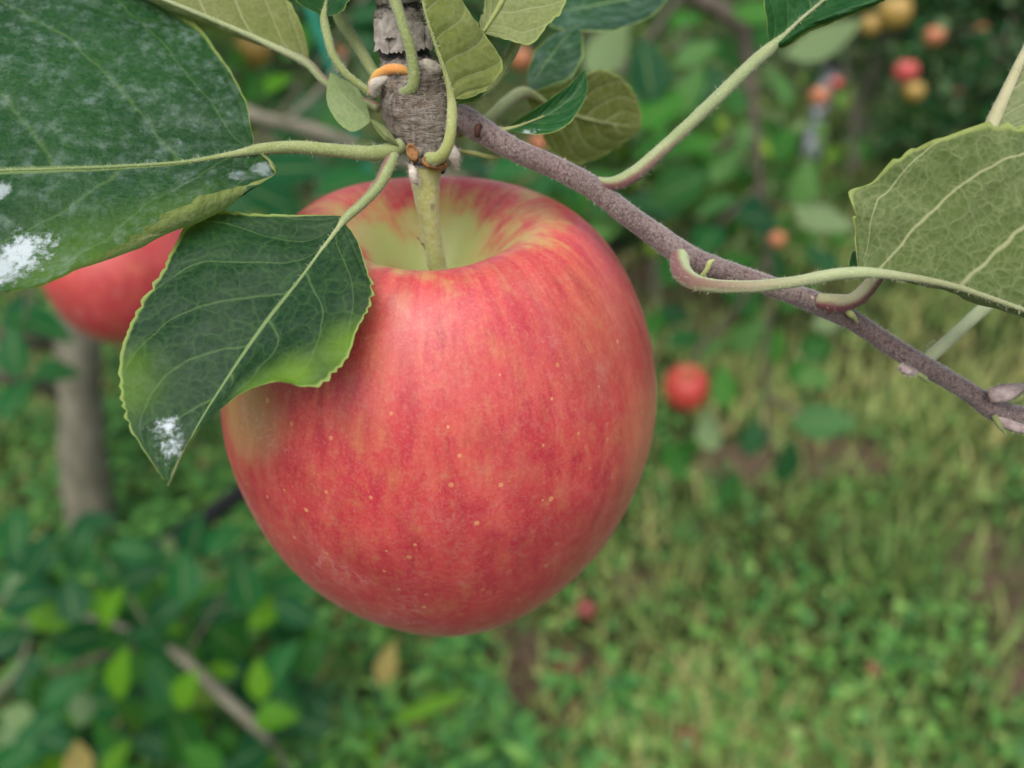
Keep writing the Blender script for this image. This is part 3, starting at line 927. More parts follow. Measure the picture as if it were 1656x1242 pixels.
# ------------------------------------------------------------------ the foreground branch
def branch():
    org = P(690, 200, .122)
    root = empty('apple_branch', org, 'knobbly grey spur with purplish twig and big serrated leaves, carrying the large apple', 'branch')
    REL = lambda px, py, d: P(px, py, d) - org
    # ---- wood
    twm, spm = bark_twig_mat(), bark_spur_mat()
    path = [(652, -160, .130, 66), (650, -90, .127, 70), (648, -30, .125, 72), (645, 0, .124, 74), (647, 40, .1235, 84), (652, 72, .123, 92), (656, 92, .123, 84), (660, 104, .1228, 90), (666, 130, .1226, 104),
            (676, 160, .1224, 118), (684, 190, .122, 116), (690, 215, .1218, 98), (693, 238, .1216, 76), (692, 256, .1215, 62), (690, 276, .1217, 58)]
    V, Fc, uv, _ = tube([P(a, b, d) for a, b, d, w in path], [px_r(w, d) for a, b, d, w in path], n=150, seg=72, lump=0.09, lump_scale=330, cap=False)
    u = uv[:, 0]
    rad = u.reshape(150, 72)[:, 0]
    pix = np.array([((v - CAM) @ UPV) / ((v - CAM) @ FWD) for v in V])
    py = 621 - pix * F
    wob = np.array([1.3 * mnoise.noise(Vector(v * 420)) + 0.9 * mnoise.noise(Vector(v * 1300)) for v in V])
    ring = np.exp(-((py + 9 * wob - 84) / 11) ** 2) + 0.8 * np.exp(-((py + 8 * wob - 10) / 7) ** 2) + 0.45 * np.exp(-((py + 12 * wob - 150) / 3.0) ** 2) + 0.9 * np.exp(-((py + 7 * wob - 262) / 4) ** 2)
    cen = spline([P(a, b, d) for a, b, d, w in path], 150)
    cen = np.repeat(cen, 72, 0)
    V = cen + (V - cen) * (1 - 0.13 * np.clip(ring, 0, 1) + 0.05 * (wob > 0.15))[:, None]
    mesh_obj('spur', V, Fc, spm, root, uv, ring=np.clip(ring, 0, 1))
    tw = [(700, 195, .1235, 44), (745, 192, .1225, 52), (780, 212, .1222, 47), (835, 244, .1222, 42), (900, 272, .1224, 41), (960, 304, .1226, 42), (1010, 344, .1228, 41), (1060, 380, .123, 43),
          (1105, 412, .123, 47), (1150, 430, .1232, 40), (1250, 464, .1234, 37), (1335, 496, .1236, 42), (1390, 525, .1238, 36), (1450, 565, .124, 37), (1510, 600, .1242, 36), (1570, 636, .1244, 36),
          (1610, 662, .1244, 44), (1650, 674, .1244, 40), (1720, 690, .1244, 34), (1830, 740, .1246, 30), (1980, 800, .125, 26)]
    tp, trr = [P(a, b, d) for a, b, d, w in tw], [px_r(w * 0.86, d) for a, b, d, w in tw]
    twig = tube_obj('twig', tp, trr, twm, root, n=260, seg=40, lump=0.035, lump_scale=260)
    fz = flat_mat('wool', (0.42, 0.38, 0.34), (0.60, 0.56, 0.50), 400, 0.8, 0.0)
    fg = flat_mat('green_wool', (0.34, 0.38, 0.22), (0.48, 0.51, 0.34), 400, 0.8, 0.0)
    fuzz('wool', twig, 5000, 0.00042, fz, twig, 2)
    # dark bud-scale scar round the twig, leaf scars on the spur
    scar = flat_mat('leaf_scar', (0.10, 0.045, 0.018), (0.30, 0.15, 0.05), 700, 0.7, 0.6, 0.001)
    dark = flat_mat('dark_scar', (0.025, 0.012, 0.008), (0.10, 0.035, 0.02), 700, 0.8, 0.5, 0.001)

    def oval(name, c, rx, ry, ang, m, bulge=0.0005, rim=True):
        a = np.linspace(0, 2 * np.pi, 28, endpoint=False)
        Vl, uvl = [], []
        for k, (s, hh) in enumerate(((1.05, -0.8), (1.0, 0.8), (0.86, 1.2), (0.7, 0.45), (0.4, 0.3), (0.05, 0.45))):
            for q in a:
                ca, sa = math.cos(q) * rx * s, math.sin(q) * ry * s
                x, y = ca * math.cos(ang) - sa * math.sin(ang), ca * math.sin(ang) + sa * math.cos(ang)
                base = P(c[0] + x, c[1] + y, c[2])
                Vl.append(base - FWD * hh * bulge)
        return mesh_obj(name, np.array(Vl), grid_faces(6, 28, True), m, root)
    # curled flakes of peeling grey bark over the cracked ring
    flake = flat_mat('peeling_bark', (0.14, 0.12, 0.10), (0.29, 0.265, 0.23), 700, 0.85, 0.6, 0.0006)
    for a, b, ww, hh, an in ((622, 58, 17, 26, 0.1), (645, 66, 14, 18, -0.1), (668, 56, 18, 22, 0.15), (688, 60, 12, 18, 0.3), (634, 40, 15, 20, 0.0)):
        dz = .1222 - 0.0048 * math.sqrt(max(0.05, 1 - ((a - 652) / 48) ** 2))
        uu, vv_ = np.meshgrid(np.linspace(-1, 1, 9), np.linspace(-1, 1, 7), indexing='ij')
        jag = np.array([[mnoise.noise(Vector((a + q * 3.1, r_ * 2.3, b))) for r_ in vv_[i]] for i, q in enumerate(uu[:, 0])])
        fx = a + (uu * ww * (1 + 0.3 * jag)) * math.cos(an)
        fy = b + vv_ * hh * (1 + 0.5 * jag * (vv_ > 0)) + uu * ww * math.sin(an)
        fd = dz + 0.0006 * (uu ** 2) - 0.0005 * np.clip(vv_, 0, 1) ** 2
        mesh_obj('bark_flake', np.array([P(*q) for q in zip(fx.ravel(), fy.ravel(), fd.ravel())]), grid_faces(9, 7), flake, root)
    oval('leaf_scar', (667, 247, .1185), 9, 15, -0.35, scar)
    oval('leaf_scar', (703, 263, .1180), 21, 10, 0.12, scar, 0.0006)
    tube_obj('bud_scale', [P(778, 202, .1200), P(773, 206, .1198), P(772, 214, .1196), P(774, 222, .1199)], [px_r(7, .12), px_r(11, .12), px_r(10, .12), px_r(5, .12)], dark, root, n=14, seg=10, lump=0.2, lump_scale=700)
    # ---- petioles and leaves
    pg = petiole_mat('petiole_green', (0.165, 0.200, 0.060), (0.235, 0.265, 0.105))
    pr = petiole_mat('petiole_reddish', (0.20, 0.245, 0.105), (0.265, 0.295, 0.15), 0.95)
    po = petiole_mat('petiole_olive', (0.22, 0.25, 0.06), (0.33, 0.35, 0.13))

    def petiole(leaf, pts, mat=pg, hairs=900, seg=18, n=60, groove=0.12):
        o = tube_obj('petiole', [P(a, b, d) for a, b, d, w in pts], [px_r(w * 0.92, d) for a, b, d, w in pts], mat, leaf, n=n, seg=seg, lump=0.04, lump_scale=420, groove=groove)
        if hairs:
            fuzz('wool', o, hairs, 0.00045, fg, leaf, hairs)
        return o
    # 1 big leaf with white spray marks
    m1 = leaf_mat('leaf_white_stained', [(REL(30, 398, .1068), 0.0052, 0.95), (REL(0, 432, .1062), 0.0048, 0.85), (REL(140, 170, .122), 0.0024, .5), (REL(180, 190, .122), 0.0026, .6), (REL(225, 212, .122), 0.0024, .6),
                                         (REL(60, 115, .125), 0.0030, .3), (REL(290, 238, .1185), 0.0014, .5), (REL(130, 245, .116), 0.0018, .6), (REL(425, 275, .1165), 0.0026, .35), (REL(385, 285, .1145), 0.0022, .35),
                                         (REL(5, 310, .1105), 0.0022, .6)], film=0.36, dark=0.95, nveins=3.4, glow=0.42, bumpy=0.45, pucker=2.0, pale=[(REL(120, 410, .1068), 0.013, .5), (REL(280, 335, .109), 0.010, .4)])  # pale: brightness of the sky-lit, translucent lower half, painted in
    mid = [(413, 243, 0.1185), (370, 250, 0.1178), (300, 263, 0.1165), (200, 270, 0.1145), (100, 274, 0.1125), (0, 277, 0.1113), (-120, 285, 0.1104), (-260, 300, 0.1110)]
    up_ = [(412, 240, 0.1187), (406, 205, 0.1210), (394, 155, 0.1245), (365, 100, 0.1280), (330, 55, 0.1310), (285, 16, 0.1335), (200, -40, 0.1360), (60, -90, 0.1360), (-100, -60, 0.1300), (-200, 60, 0.1220), (-262, 298, 0.1110)]
    upm = [(412, 242, 0.1186), (385, 215, 0.1198), (350, 178, 0.1212), (290, 140, 0.1225), (210, 110, 0.1230), (100, 85, 0.1225), (-40, 80, 0.1200), (-150, 150, 0.1160), (-260, 299, 0.1110)]
    lom = [(414, 245, 0.1184), (405, 262, 0.1172), (340, 295, 0.1130), (250, 325, 0.1113), (150, 360, 0.1098), (50, 385, 0.1086), (-80, 390, 0.1080), (-180, 350, 0.1089), (-260, 300, 0.1110)]
    lof = [(418, 244, 0.1184), (440, 262, 0.1172), (441, 284, 0.1150), (395, 318, 0.1113), (320, 352, 0.1089), (230, 396, 0.1071), (130, 440, 0.1056), (40, 464, 0.1050), (0, 472, 0.1047), (-120, 462, 0.1050), (-220, 390, 0.1074), (-261, 301, 0.1110)]
    loe = [(417, 245, 0.1184), (438, 268, 0.1165), (436, 286, 0.1142), (372, 305, 0.1101), (300, 328, 0.1075), (215, 384, 0.1057), (125, 434, 0.1047), (40, 462, 0.1044), (0, 471, 0.1043), (-120, 460, 0.1046), (-220, 389, 0.1071), (-262, 302, 0.1110)]
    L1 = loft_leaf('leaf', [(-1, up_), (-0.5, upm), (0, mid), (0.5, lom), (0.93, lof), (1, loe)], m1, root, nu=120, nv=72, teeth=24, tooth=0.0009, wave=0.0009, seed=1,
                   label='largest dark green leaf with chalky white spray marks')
    petiole(L1, [(648, 236, 0.1205, 28), (632, 244, 0.1195, 28), (600, 248, 0.1190, 26), (540, 243, 0.1187, 23), (480, 238, 0.1185, 22), (425, 241, 0.1184, 20), (380, 249, 0.1178, 12), (300, 262, 0.1165, 7),
                 (200, 269, 0.1145, 6), (100, 273, 0.1125, 5), (0, 276, 0.1113, 4), (-120, 284, 0.1104, 3)], petiole_mat('petiole_big', (0.165, 0.200, 0.060), (0.235, 0.265, 0.105), 0.0, (0.14, 0.20, 0.07)), 1500, n=110, groove=0.2)
    # 2 hanging leaf in front of the apple
    m2 = leaf_mat('leaf_hanging', [(REL(262, 690, .0995), 0.0036, 0.95), (REL(268, 722, .099), 0.0034, 0.95), (REL(330, 415, .1045), 0.0028, .35), (REL(380, 395, .106), 0.0025, .3), (REL(295, 450, .103), 0.0028, .3)],
                  film=0.06, dark=0.62, nveins=5.0, bumpy=0.30, pale=[(REL(470, 600, .100), 0.006, .85), (REL(565, 560, .1025), 0.006, .7), (REL(215, 620, .103), 0.007, .40), (REL(400, 625, .100), 0.004, .6)])  # pale: light shining through the blade, put into the colour as yellow-green
    mid = [(553, 356, .1135), (520, 405, .1110), (484, 452, .1090), (430, 520, .1065), (380, 592, .1045), (330, 670, .1025), (298, 730, .101), (273, 784, .1000)]
    lef = [(552, 351, .1137), (492, 348, .1135), (424, 347, .1135), (387, 343, .1133), (343, 345, .1128), (299, 364, .1118), (279, 405, .1105), (263, 441, .1092), (230, 485, .1075), (208, 529, .106), (196, 566, .1048),
           (194, 606, .1035), (198, 646, .1023), (210, 686, .1013), (230, 723, .1006), (251, 755, .1002), (272, 786, .1000)]
    lem = [(552, 354, .1136), (490, 400, .1112), (420, 420, .1095), (360, 455, .1080), (315, 505, .1065), (285, 565, .1045), (268, 630, .1028), (262, 690, .1012), (264, 740, .1004), (272, 785, .1000)]
    rig = [(554, 359, .1134), (577, 388, .1115), (591, 429, .1090), (603, 469, .1066), (595, 497, .1052), (577, 529, .1040), (565, 570, .1025), (545, 598, .1012), (520, 620, .1003), (496, 624, .0998), (456, 617, .0995), (432, 620, .0997),
           (392, 632, .1002), (359, 659, .1004), (327, 688, .1003), (299, 724, .1002), (279, 764, .1000), (273, 786, .1000)]
    rim = [(553, 358, .1134), (560, 400, .1105), (560, 450, .1078), (540, 500, .1058), (505, 545, .1042), (465, 570, .1032), (415, 595, .1026), (365, 640, .1016), (325, 690, .1008), (295, 735, .1002), (273, 785, .1000)]
    L2 = loft_leaf('leaf', [(-1, lef), (-0.5, lem), (0, mid), (0.5, rim), (1, rig)], m2, root, nu=110, nv=64, teeth=34, tooth=0.0007, wave=0.0006, seed=2, label='hanging dark green leaf with a chalky tip over the large apple', flip=False)
    petiole(L2, [(636, 250, .1195, 22), (628, 270, .1185, 23), (612, 300, .117, 21), (585, 330, .115, 18), (560, 352, .1134, 16), (545, 372, .1124, 9), (515, 411, .1109, 5.5), (484, 452, .1092, 4), (430, 520, .1068, 3), (380, 592, .1048, 2.5), (330, 670, .1029, 2)],
            petiole_mat('petiole_green_red', (0.20, 0.25, 0.09), (0.26, 0.31, 0.13), 0.9, (0.15, 0.21, 0.08)), 900, n=80)
    # 3 woolly underside at the top left
    mu = leaf_mat('leaf_woolly_under', nveins=6.0, glow=0.35, under=(0.165, 0.185, 0.055))
    mid = [(498, 101, .130), (450, 78, .130), (400, 55, .130), (330, 25, .130), (262, -3, .130), (180, -40, .131), (60, -90, .133)]
    upp = [(499, 99, .130), (496, 70, .131), (486, 40, .132), (470, 10, .133), (448, -25, .134), (400, -75, .136), (300, -130, .138), (160, -150, .138), (60, -91, .133)]
    low = [(497, 102, .130), (455, 86, .132), (400, 66, .136), (330, 38, .140), (262, 14, .143), (170, -10, .143), (60, -89, .133)]
    L3 = loft_leaf('leaf', [(-1, low), (0, mid), (1, upp)], mu, root, nu=70, nv=40, teeth=20, tooth=0.0006, wave=0.0006, seed=3, label='leaf showing its pale woolly underside at the top edge', show='under')
    petiole(L3, [(612, 175, .1255, 16), (580, 160, .127, 14), (528, 133, .1285, 15), (498, 103, .1295, 15), (450, 79, .1296, 12), (400, 56, .1297, 10), (330, 26, .1297, 8), (262, -2, .1297, 7), (180, -39, .130, 5)], pr, 500)
    # 4 small green leaf at the top
    ms_ = leaf_mat('leaf_small', dark=1.3, nveins=6.0, glow=0.4)
    mid = [(523, 28, .119), (526, 8, .119), (530, -15, .119), (536, -60, .121), (545, -110, .124)]
    l_ = [(522, 27, .119), (508, 20, .118), (490, 10, .117), (474, -8, .116), (466, -40, .117), (490, -90, .121), (544, -110, .124)]
    r_ = [(524, 27, .119), (536, 26, .1185), (550, 20, .118), (563, 3, .117), (580, -30, .118), (580, -80, .121), (546, -110, .124)]
    L4 = loft_leaf('leaf', [(-1, l_), (0, mid), (1, r_)], ms_, root, nu=50, nv=30, teeth=16, tooth=0.0005, wave=0.0004, seed=4, label='small fresh green leaf cut by the top edge')
    petiole(L4, [(602, 152, .120, 15), (585, 140, .1195, 14), (560, 120, .119, 14), (540, 92, .1185, 14), (530, 60, .1185, 15), (524, 30, .1188, 14), (527, 8, .1188, 6), (530, -15, .1188, 4)], pg, 500)
    # petioles whose leaves stand above the frame
    L4b = loft_leaf('leaf', [(-1, [(547, 18, .128), (500, -60, .128), (470, -160, .128), (520, -280, .13)]), (0, [(547, 18, .128), (540, -60, .127), (530, -160, .127), (522, -280, .13)]),
                            (1, [(548, 18, .128), (580, -60, .128), (600, -160, .128), (524, -280, .13)])], ms_, root, nu=40, nv=24, teeth=14, seed=5)
    petiole(L4b, [(618, 140, .1245, 16), (600, 110, .126, 19), (575, 68, .127, 20), (547, 20, .128, 22), (540, -60, .1268, 8), (530, -160, .1268, 5)], pg, 400)
    L4c = loft_leaf('leaf', [(-1, [(630, -40, .112), (560, -140, .108), (540, -240, .105), (610, -400, .103)]), (0, [(630, -40, .112), (625, -140, .110), (618, -240, .107), (611, -400, .103)]),
                            (1, [(631, -40, .112), (680, -140, .108), (700, -240, .105), (612, -400, .103)])], ms_, root, nu=40, nv=24, teeth=14, seed=6)
    petiole(L4c, [(650, 152, .1180, 20), (664, 146, .1165, 22), (670, 126, .1155, 21), (664, 80, .1145, 20), (650, 35, .1138, 20), (636, -10, .113, 22), (630, -40, .112, 22), (625, -140, .1098, 7), (618, -240, .1068, 5)], pg, 800)
    # small pale folded leaf and tiny stipules beside the spur
    mp = leaf_mat('leaf_little_pale', dark=1.0, nveins=2.0, under=(0.20, 0.27, 0.11), glow=0.3, bumpy=0.1)
    mid = [(598, 195, .1225), (580, 178, .1225), (560, 160, .1228), (545, 140, .123), (534, 118, .1235)]
    a_ = [(599, 197, .1225), (592, 168, .123), (575, 140, .1235), (550, 125, .1238), (535, 117, .1235)]
    b_ = [(597, 199, .1225), (570, 212, .122), (545, 195, .1222), (528, 160, .1228), (533, 119, .1235)]
    loft_leaf('leaf', [(-1, a_), (0, mid), (1, b_)], mp, root, nu=40, nv=24, teeth=8, tooth=0.0002, wave=0.0003, seed=7, show='under', label='little pale oval leaf folded beside the spur')
    st = leaf_mat('stipule_green', dark=1.8, nveins=3.0, glow=0.35)
    loft_leaf('stipule', [(-1, [(645, 234, .1185), (630, 212, .118), (612, 198, .118), (598, 192, .1185)]), (0, [(645, 235, .1185), (628, 220, .1172), (612, 205, .1175), (598, 192, .1185)]),
                          (1, [(644, 236, .1185), (622, 226, .1175), (608, 210, .1178), (598, 193, .1185)])], st, root, nu=30, nv=14, teeth=0, tooth=0, wave=0.0001, show='under')
    loft_leaf('leaf', [(-1, [(612, 236, .127), (600, 226, .127), (585, 222, .127), (571, 232, .127)]), (0, [(612, 237, .127), (600, 233, .1265), (585, 232, .1265), (571, 233, .127)]),
                       (1, [(612, 238, .127), (600, 242, .127), (585, 242, .127), (571, 234, .127)])], mp, root, nu=24, nv=12, teeth=0, tooth=0, seed=9)
    # yellow-orange withering petiole base arching over the spur, pale woolly bud beside it
    t = NT('withered_petiole')
    ob = t.coord('Object')
    c = t.mix(t.ramp(t.noise(ob, 180, 3), 0.35, 0.65), (0.46, 0.31, 0.045), (0.48, 0.20, 0.05))
    t.set(base=t.mix(t.math('MULTIPLY', t.ramp(t.noise(ob, 1400, 3), 0.5, 0.7), 0.4), c, (0.50, 0.40, 0.17)), rough=0.85, spec=0.12, sss=0.1, sss_r=(0.003, 0.002, 0.001), sss_s=0.4, sheen=0.3)
    o = tube_obj('withered_stub', [P(598, 152, .1195), P(603, 133, .1187), P(617, 118, .1180), P(637, 112, .1174), P(654, 114, .1172), P(670, 124, .118)],
                 [px_r(8, .119), px_r(15, .119), px_r(21, .118), px_r(22, .117), px_r(18, .117), px_r(8, .118)], t.m, root, n=40, seg=20, lump=0.16, lump_scale=420, flat=0.8)
    o['label'] = 'yellow and orange withered leaf stub'
    fuzz('wool', o, 300, 0.0005, fg, o, 5)
    wl_ = flat_mat('woolly_bud', (0.34, 0.30, 0.24), (0.56, 0.51, 0.43), 500, 0.8, 0.7, 0.001)
    for nm, pts in (('bud', [(672, 104, .1185, 8), (690, 106, .1178, 20), (705, 112, .1178, 18), (716, 116, .1185, 6)]),
                    ('bud', [(604, 154, .120, 12), (606, 138, .1185, 20), (622, 126, .118, 15), (634, 124, .1185, 8)]),
                    ('bud', [(730, 235, .1215, 10), (734, 250, .1205, 20), (736, 262, .1205, 14), (738, 272, .121, 4)]),
                    ('bud', [(664, 268, .1195, 8), (668, 278, .1185, 15), (670, 290, .1185, 12), (676, 298, .1195, 4)])):
        q = tube_obj(nm, [P(a, b, d) for a, b, d, w in pts], [px_r(w, d) for a, b, d, w in pts], wl_, root, n=24, seg=18, lump=0.15, lump_scale=600)
        fuzz('wool', q, 250, 0.0007, fz, q, 9)
    # 5 upright pale leaf in front of the spur
    m5 = leaf_mat('leaf_upright_under', nveins=8.0, glow=0.42, under=(0.20, 0.235, 0.055))
    mid = [(731, 160, .1135), (722, 122, .1120), (708, 80, .1105), (694, 38, .109), (682, -5, .108), (665, -90, .107), (655, -180, .108)]
    r_ = [(742, 160, .1135), (760, 158, .1140), (793, 140, .1150), (813, 108, .1155), (806, 86, .1150), (790, 64, .1140), (775, 44, .1130), (757, 18, .112), (742, -10, .111), (705, -90, .109), (656, -180, .108)]
    l_ = [(730, 162, .1138), (748, 168, .1165), (786, 148, .1205), (770, 90, .123), (745, 30, .122), (725, -40, .120), (690, -110, .115), (655, -181, .108)]
    L5 = loft_leaf('leaf', [(-1, l_), (0, mid), (1, r_)], m5, root, nu=80, nv=44, teeth=12, tooth=0.0007, wave=0.0005, seed=10, label='upright yellow-green leaf showing its underside in front of the spur', show='under')
    petiole(L5, [(694, 256, .1185, 22), (704, 257, .1170, 22), (716, 250, .1160, 21), (725, 232, .1152, 20), (730, 205, .1145, 19), (731, 178, .1140, 18), (729, 155, .1132, 13), (721, 121, .1117, 8), (707, 80, .1102, 6), (693, 38, .1087, 5), (682, -5, .1077, 4)], po, 900, n=80)
    # 6 woolly leaf hanging in at the top, and the stalk under it
    m6 = leaf_mat('leaf_woolly_top', nveins=6.0, glow=0.3, under=(0.20, 0.23, 0.085))
    mid = [(781, 53, .118), (792, 35, .118), (803, 18, .118), (815, -5, .118), (835, -50, .119), (860, -120, .121)]
    l_ = [(780, 52, .118), (777, 40, .119), (784, 14, .120), (795, -20, .122), (815, -70, .123), (859, -120, .121)]
    r_ = [(782, 54, .118), (816, 64, .1165), (836, 71, .1160), (859, 74, .1155), (879, 53, .1155), (893, 31, .1155), (909, 13, .1158), (915, -15, .116), (900, -70, .118), (861, -120, .121)]
    L6 = loft_leaf('leaf', [(-1, l_), (0, mid), (1, r_)], m6, root, nu=60, nv=36, teeth=12, tooth=0.0006, wave=0.0009, seed=11, label='crinkled grey-green leaf underside at the top edge', show='under')
    petiole(L6, [(738, 172, .1225, 10), (770, 160, .123, 12), (800, 135, .1235, 14), (818, 105, .1235, 16), (834, 72, .1235, 18), (850, 20, .1235, 14), (865, -60, .123, 8), (862, -115, .122, 5)], pg, 300)
    tube_obj('midrib', [P(781, 53, .1177), P(803, 18, .1177), P(815, -5, .1177), P(835, -50, .1187)], [px_r(5, .118), px_r(8, .118), px_r(9, .118), px_r(10, .118)], po, L6, n=24, seg=10)
    # 7, 8 dark leaves and 9 shaded leaf behind the twig
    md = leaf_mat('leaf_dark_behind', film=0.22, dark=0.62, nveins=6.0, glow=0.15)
    mid = [(868, 20, .165), (920, 15, .165), (980, 5, .166), (1040, -10, .168), (1100, -40, .172)]
    u_ = [(868, 19, .165), (920, -40, .172), (990, -70, .176), (1060, -70, .176), (1100, -41, .172)]
    d_ = [(869, 22, .165), (895, 44, .160), (940, 51, .157), (1000, 48, .156), (1048, 32, .158), (1072, 8, .162), (1101, -39, .172)]
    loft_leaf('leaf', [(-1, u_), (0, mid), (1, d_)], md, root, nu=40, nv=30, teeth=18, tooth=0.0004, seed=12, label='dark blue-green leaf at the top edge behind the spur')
    mid = [(853, 148, .150), (872, 118, .150), (890, 92, .151), (915, 60, .153), (935, 40, .155)]
    u_ = [(852, 147, .150), (856, 110, .152), (870, 78, .154), (900, 52, .156), (934, 39, .155)]
    d_ = [(855, 149, .150), (890, 140, .148), (926, 122, .148), (940, 92, .149), (942, 62, .152), (936, 41, .155)]
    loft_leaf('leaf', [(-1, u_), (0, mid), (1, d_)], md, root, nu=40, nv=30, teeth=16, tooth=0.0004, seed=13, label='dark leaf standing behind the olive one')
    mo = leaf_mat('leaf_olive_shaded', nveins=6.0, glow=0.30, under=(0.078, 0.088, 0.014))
    mid = [(850, 150, .146), (890, 170, .149), (940, 190, .152), (990, 200, .154), (1036, 205, .156)]
    u_ = [(850, 148, .146), (890, 141, .147), (930, 127, .149), (968, 114, .151), (1003, 124, .153), (1027, 150, .155), (1037, 178, .156), (1037, 204, .156)]
    d_ = [(850, 152, .146), (866, 195, .150), (892, 243, .154), (925, 264, .156), (962, 258, .157), (1002, 236, .157), (1030, 212, .156), (1036, 206, .156)]
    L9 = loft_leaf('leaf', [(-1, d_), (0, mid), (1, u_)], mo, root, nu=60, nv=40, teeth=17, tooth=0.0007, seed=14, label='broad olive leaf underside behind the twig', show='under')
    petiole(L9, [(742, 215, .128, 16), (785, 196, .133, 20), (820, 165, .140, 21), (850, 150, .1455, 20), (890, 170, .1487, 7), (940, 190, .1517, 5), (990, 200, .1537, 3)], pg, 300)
    # 10 narrow folded leaf with a white spot
    m10 = leaf_mat('leaf_folded', [(REL(858, 207, .1215), 0.0022, 1.0)], dark=1.15, nveins=5.0, glow=0.2)
    mid = [(812, 210, .124), (840, 203, .124), (880, 188, .1245), (915, 165, .125), (938, 140, .1255), (947, 114, .126)]
    u_ = [(812, 209, .124), (835, 196, .123), (862, 178, .123), (890, 160, .1235), (918, 140, .1243), (936, 122, .125), (946, 113, .126)]
    d_ = [(812, 211, .124), (838, 214, .1225), (868, 218, .1220), (895, 213, .1220), (920, 198, .1225), (938, 176, .1235), (949, 148, .1245), (948, 115, .126)]
    L10 = loft_leaf('leaf', [(-1, u_), (0, mid), (1, d_)], m10, root, nu=60, nv=36, teeth=14, tooth=0.0003, wave=0.0003, seed=15, label='narrow folded green leaf with one white spot')
    petiole(L10, [(772, 214, .1265, 8), (800, 208, .125, 9), (812, 210, .124, 9), (840, 203, .1238, 4), (880, 188, .1243, 3)], po, 100)
    tube_obj('stipule', [P(738, 243, .1245), P(765, 247, .1245), P(790, 253, .1245), P(812, 254, .1248)], [px_r(5, .125), px_r(7, .125), px_r(7, .125), px_r(3, .125)], po, root, n=20, seg=8)
    # 11 upper right leaf on a long stalk
    m11 = leaf_mat('leaf_long_stalk', dark=0.85, nveins=6.0, glow=0.15)
    mid = [(1248, 76, .1235), (1270, 55, .1235), (1300, 27, .1235), (1335, -2, .1237), (1400, -60, .125), (1470, -130, .127)]
    l_ = [(1246, 75, .1235), (1243, 55, .1222), (1243, 30, .121), (1239, 5, .120), (1238, -30, .120), (1290, -110, .121), (1400, -150, .124), (1469, -131, .127)]
    r_ = [(1250, 77, .1235), (1270, 72, .1225), (1302, 50, .1205), (1342, 33, .119), (1382, 20, .118), (1422, 2, .117), (1460, -30, .118), (1485, -80, .121), (1471, -129, .127)]
    re_ = [(1250, 78, .1235), (1270, 77, .1232), (1303, 57, .1214), (1343, 40, .120), (1383, 26, .119), (1423, 7, .118), (1463, -26, .119), (1487, -78, .122), (1471, -128, .127)]
    L11 = loft_leaf('leaf', [(-1, l_), (0, mid), (0.94, r_), (1, re_)], m11, root, nu=70, nv=44, teeth=18, tooth=0.0004, wave=0.0005, seed=16, label='deep green leaf held up on a long slanting stalk')
    petiole(L11, [(968, 292, .1222, 14), (985, 297, .1215, 22), (1008, 292, .1212, 27), (1040, 270, .1212, 26), (1100, 215, .1215, 23), (1160, 158, .122, 23), (1215, 105, .1228, 23), (1248, 76, .1234, 20), (1270, 55, .1233, 8), (1300, 27, .1232, 6), (1335, -2, .1234, 5)], pr, 1200, n=90, groove=0.2)
    # 12 broad woolly underside at the right
    m12 = leaf_mat('leaf_broad_under', nveins=4.2, glow=0.24, under=(0.088, 0.122, 0.036), bumpy=0.5)
    mid = [(1388, 440, 0.1056), (1450, 446, 0.1049), (1530, 460, 0.1041), (1600, 482, 0.1035), (1680, 512, 0.1031), (1800, 570, 0.1032), (1920, 640, 0.1038)]
    up2 = [(1387, 438, 0.1056), (1384, 405, 0.1053), (1381, 355, 0.1049), (1379, 318, 0.1045), (1386, 299, 0.1043), (1412, 290, 0.1039), (1440, 266, 0.1037), (1470, 244, 0.1034), (1515, 226, 0.1031), (1590, 203, 0.1026), (1650, 203, 0.1023),
           (1730, 215, 0.1020), (1830, 300, 0.1020), (1900, 450, 0.1026), (1921, 639, 0.1038)]
    upm = [(1388, 439, 0.1056), (1404, 410, 0.1049), (1425, 370, 0.1043), (1470, 345, 0.1038), (1530, 330, 0.1033), (1600, 325, 0.1029), (1700, 350, 0.1026), (1800, 430, 0.1026), (1920, 640, 0.1038)]
    lo2 = [(1387, 440, 0.1056), (1372, 428, 0.1077), (1384, 402, 0.1098), (1420, 400, 0.1130), (1500, 420, 0.1180), (1600, 450, 0.1200), (1720, 500, 0.1180), (1850, 580, 0.1098), (1920, 641, 0.1038)]
    L12 = loft_leaf('leaf', [(-1, lo2), (0, mid), (0.5, upm), (1, up2)], m12, root, nu=150, nv=64, teeth=19, tooth=0.0011, wave=0.0013, seed=17, label='broad pale woolly leaf underside on a curved stalk', show='under')
    petiole(L12, [(1098, 412, 0.1225, 34), (1102, 438, 0.1195, 34), (1118, 454, 0.1165, 30), (1150, 462, 0.1135, 25), (1210, 464, 0.1110, 22), (1280, 457, 0.1089, 21), (1340, 446, 0.1068, 22), (1392, 441, 0.1053, 21), (1450, 446, 0.1047, 16),
                  (1530, 460, 0.1040, 12), (1600, 482, 0.1034, 10), (1680, 512, 0.1030, 8), (1800, 570, 0.1031, 5)], petiole_mat('petiole_broad', (0.26, 0.32, 0.1500), (0.34, 0.38, 0.2100), 0.95, (0.20, 0.21, 0.1050)), 1500, n=120, groove=0.1)
    # 13 leaf beyond it, its stalk leaving the twig behind the broad leaf
    m13 = leaf_mat('leaf_edge_under', nveins=5.0, glow=0.22, under=(0.17, 0.20, 0.09))
    mid = [(1590, 235, .1085), (1604, 200, .1080), (1632, 138, .1075), (1660, 78, .107), (1700, 0, .107), (1740, -90, .108)]
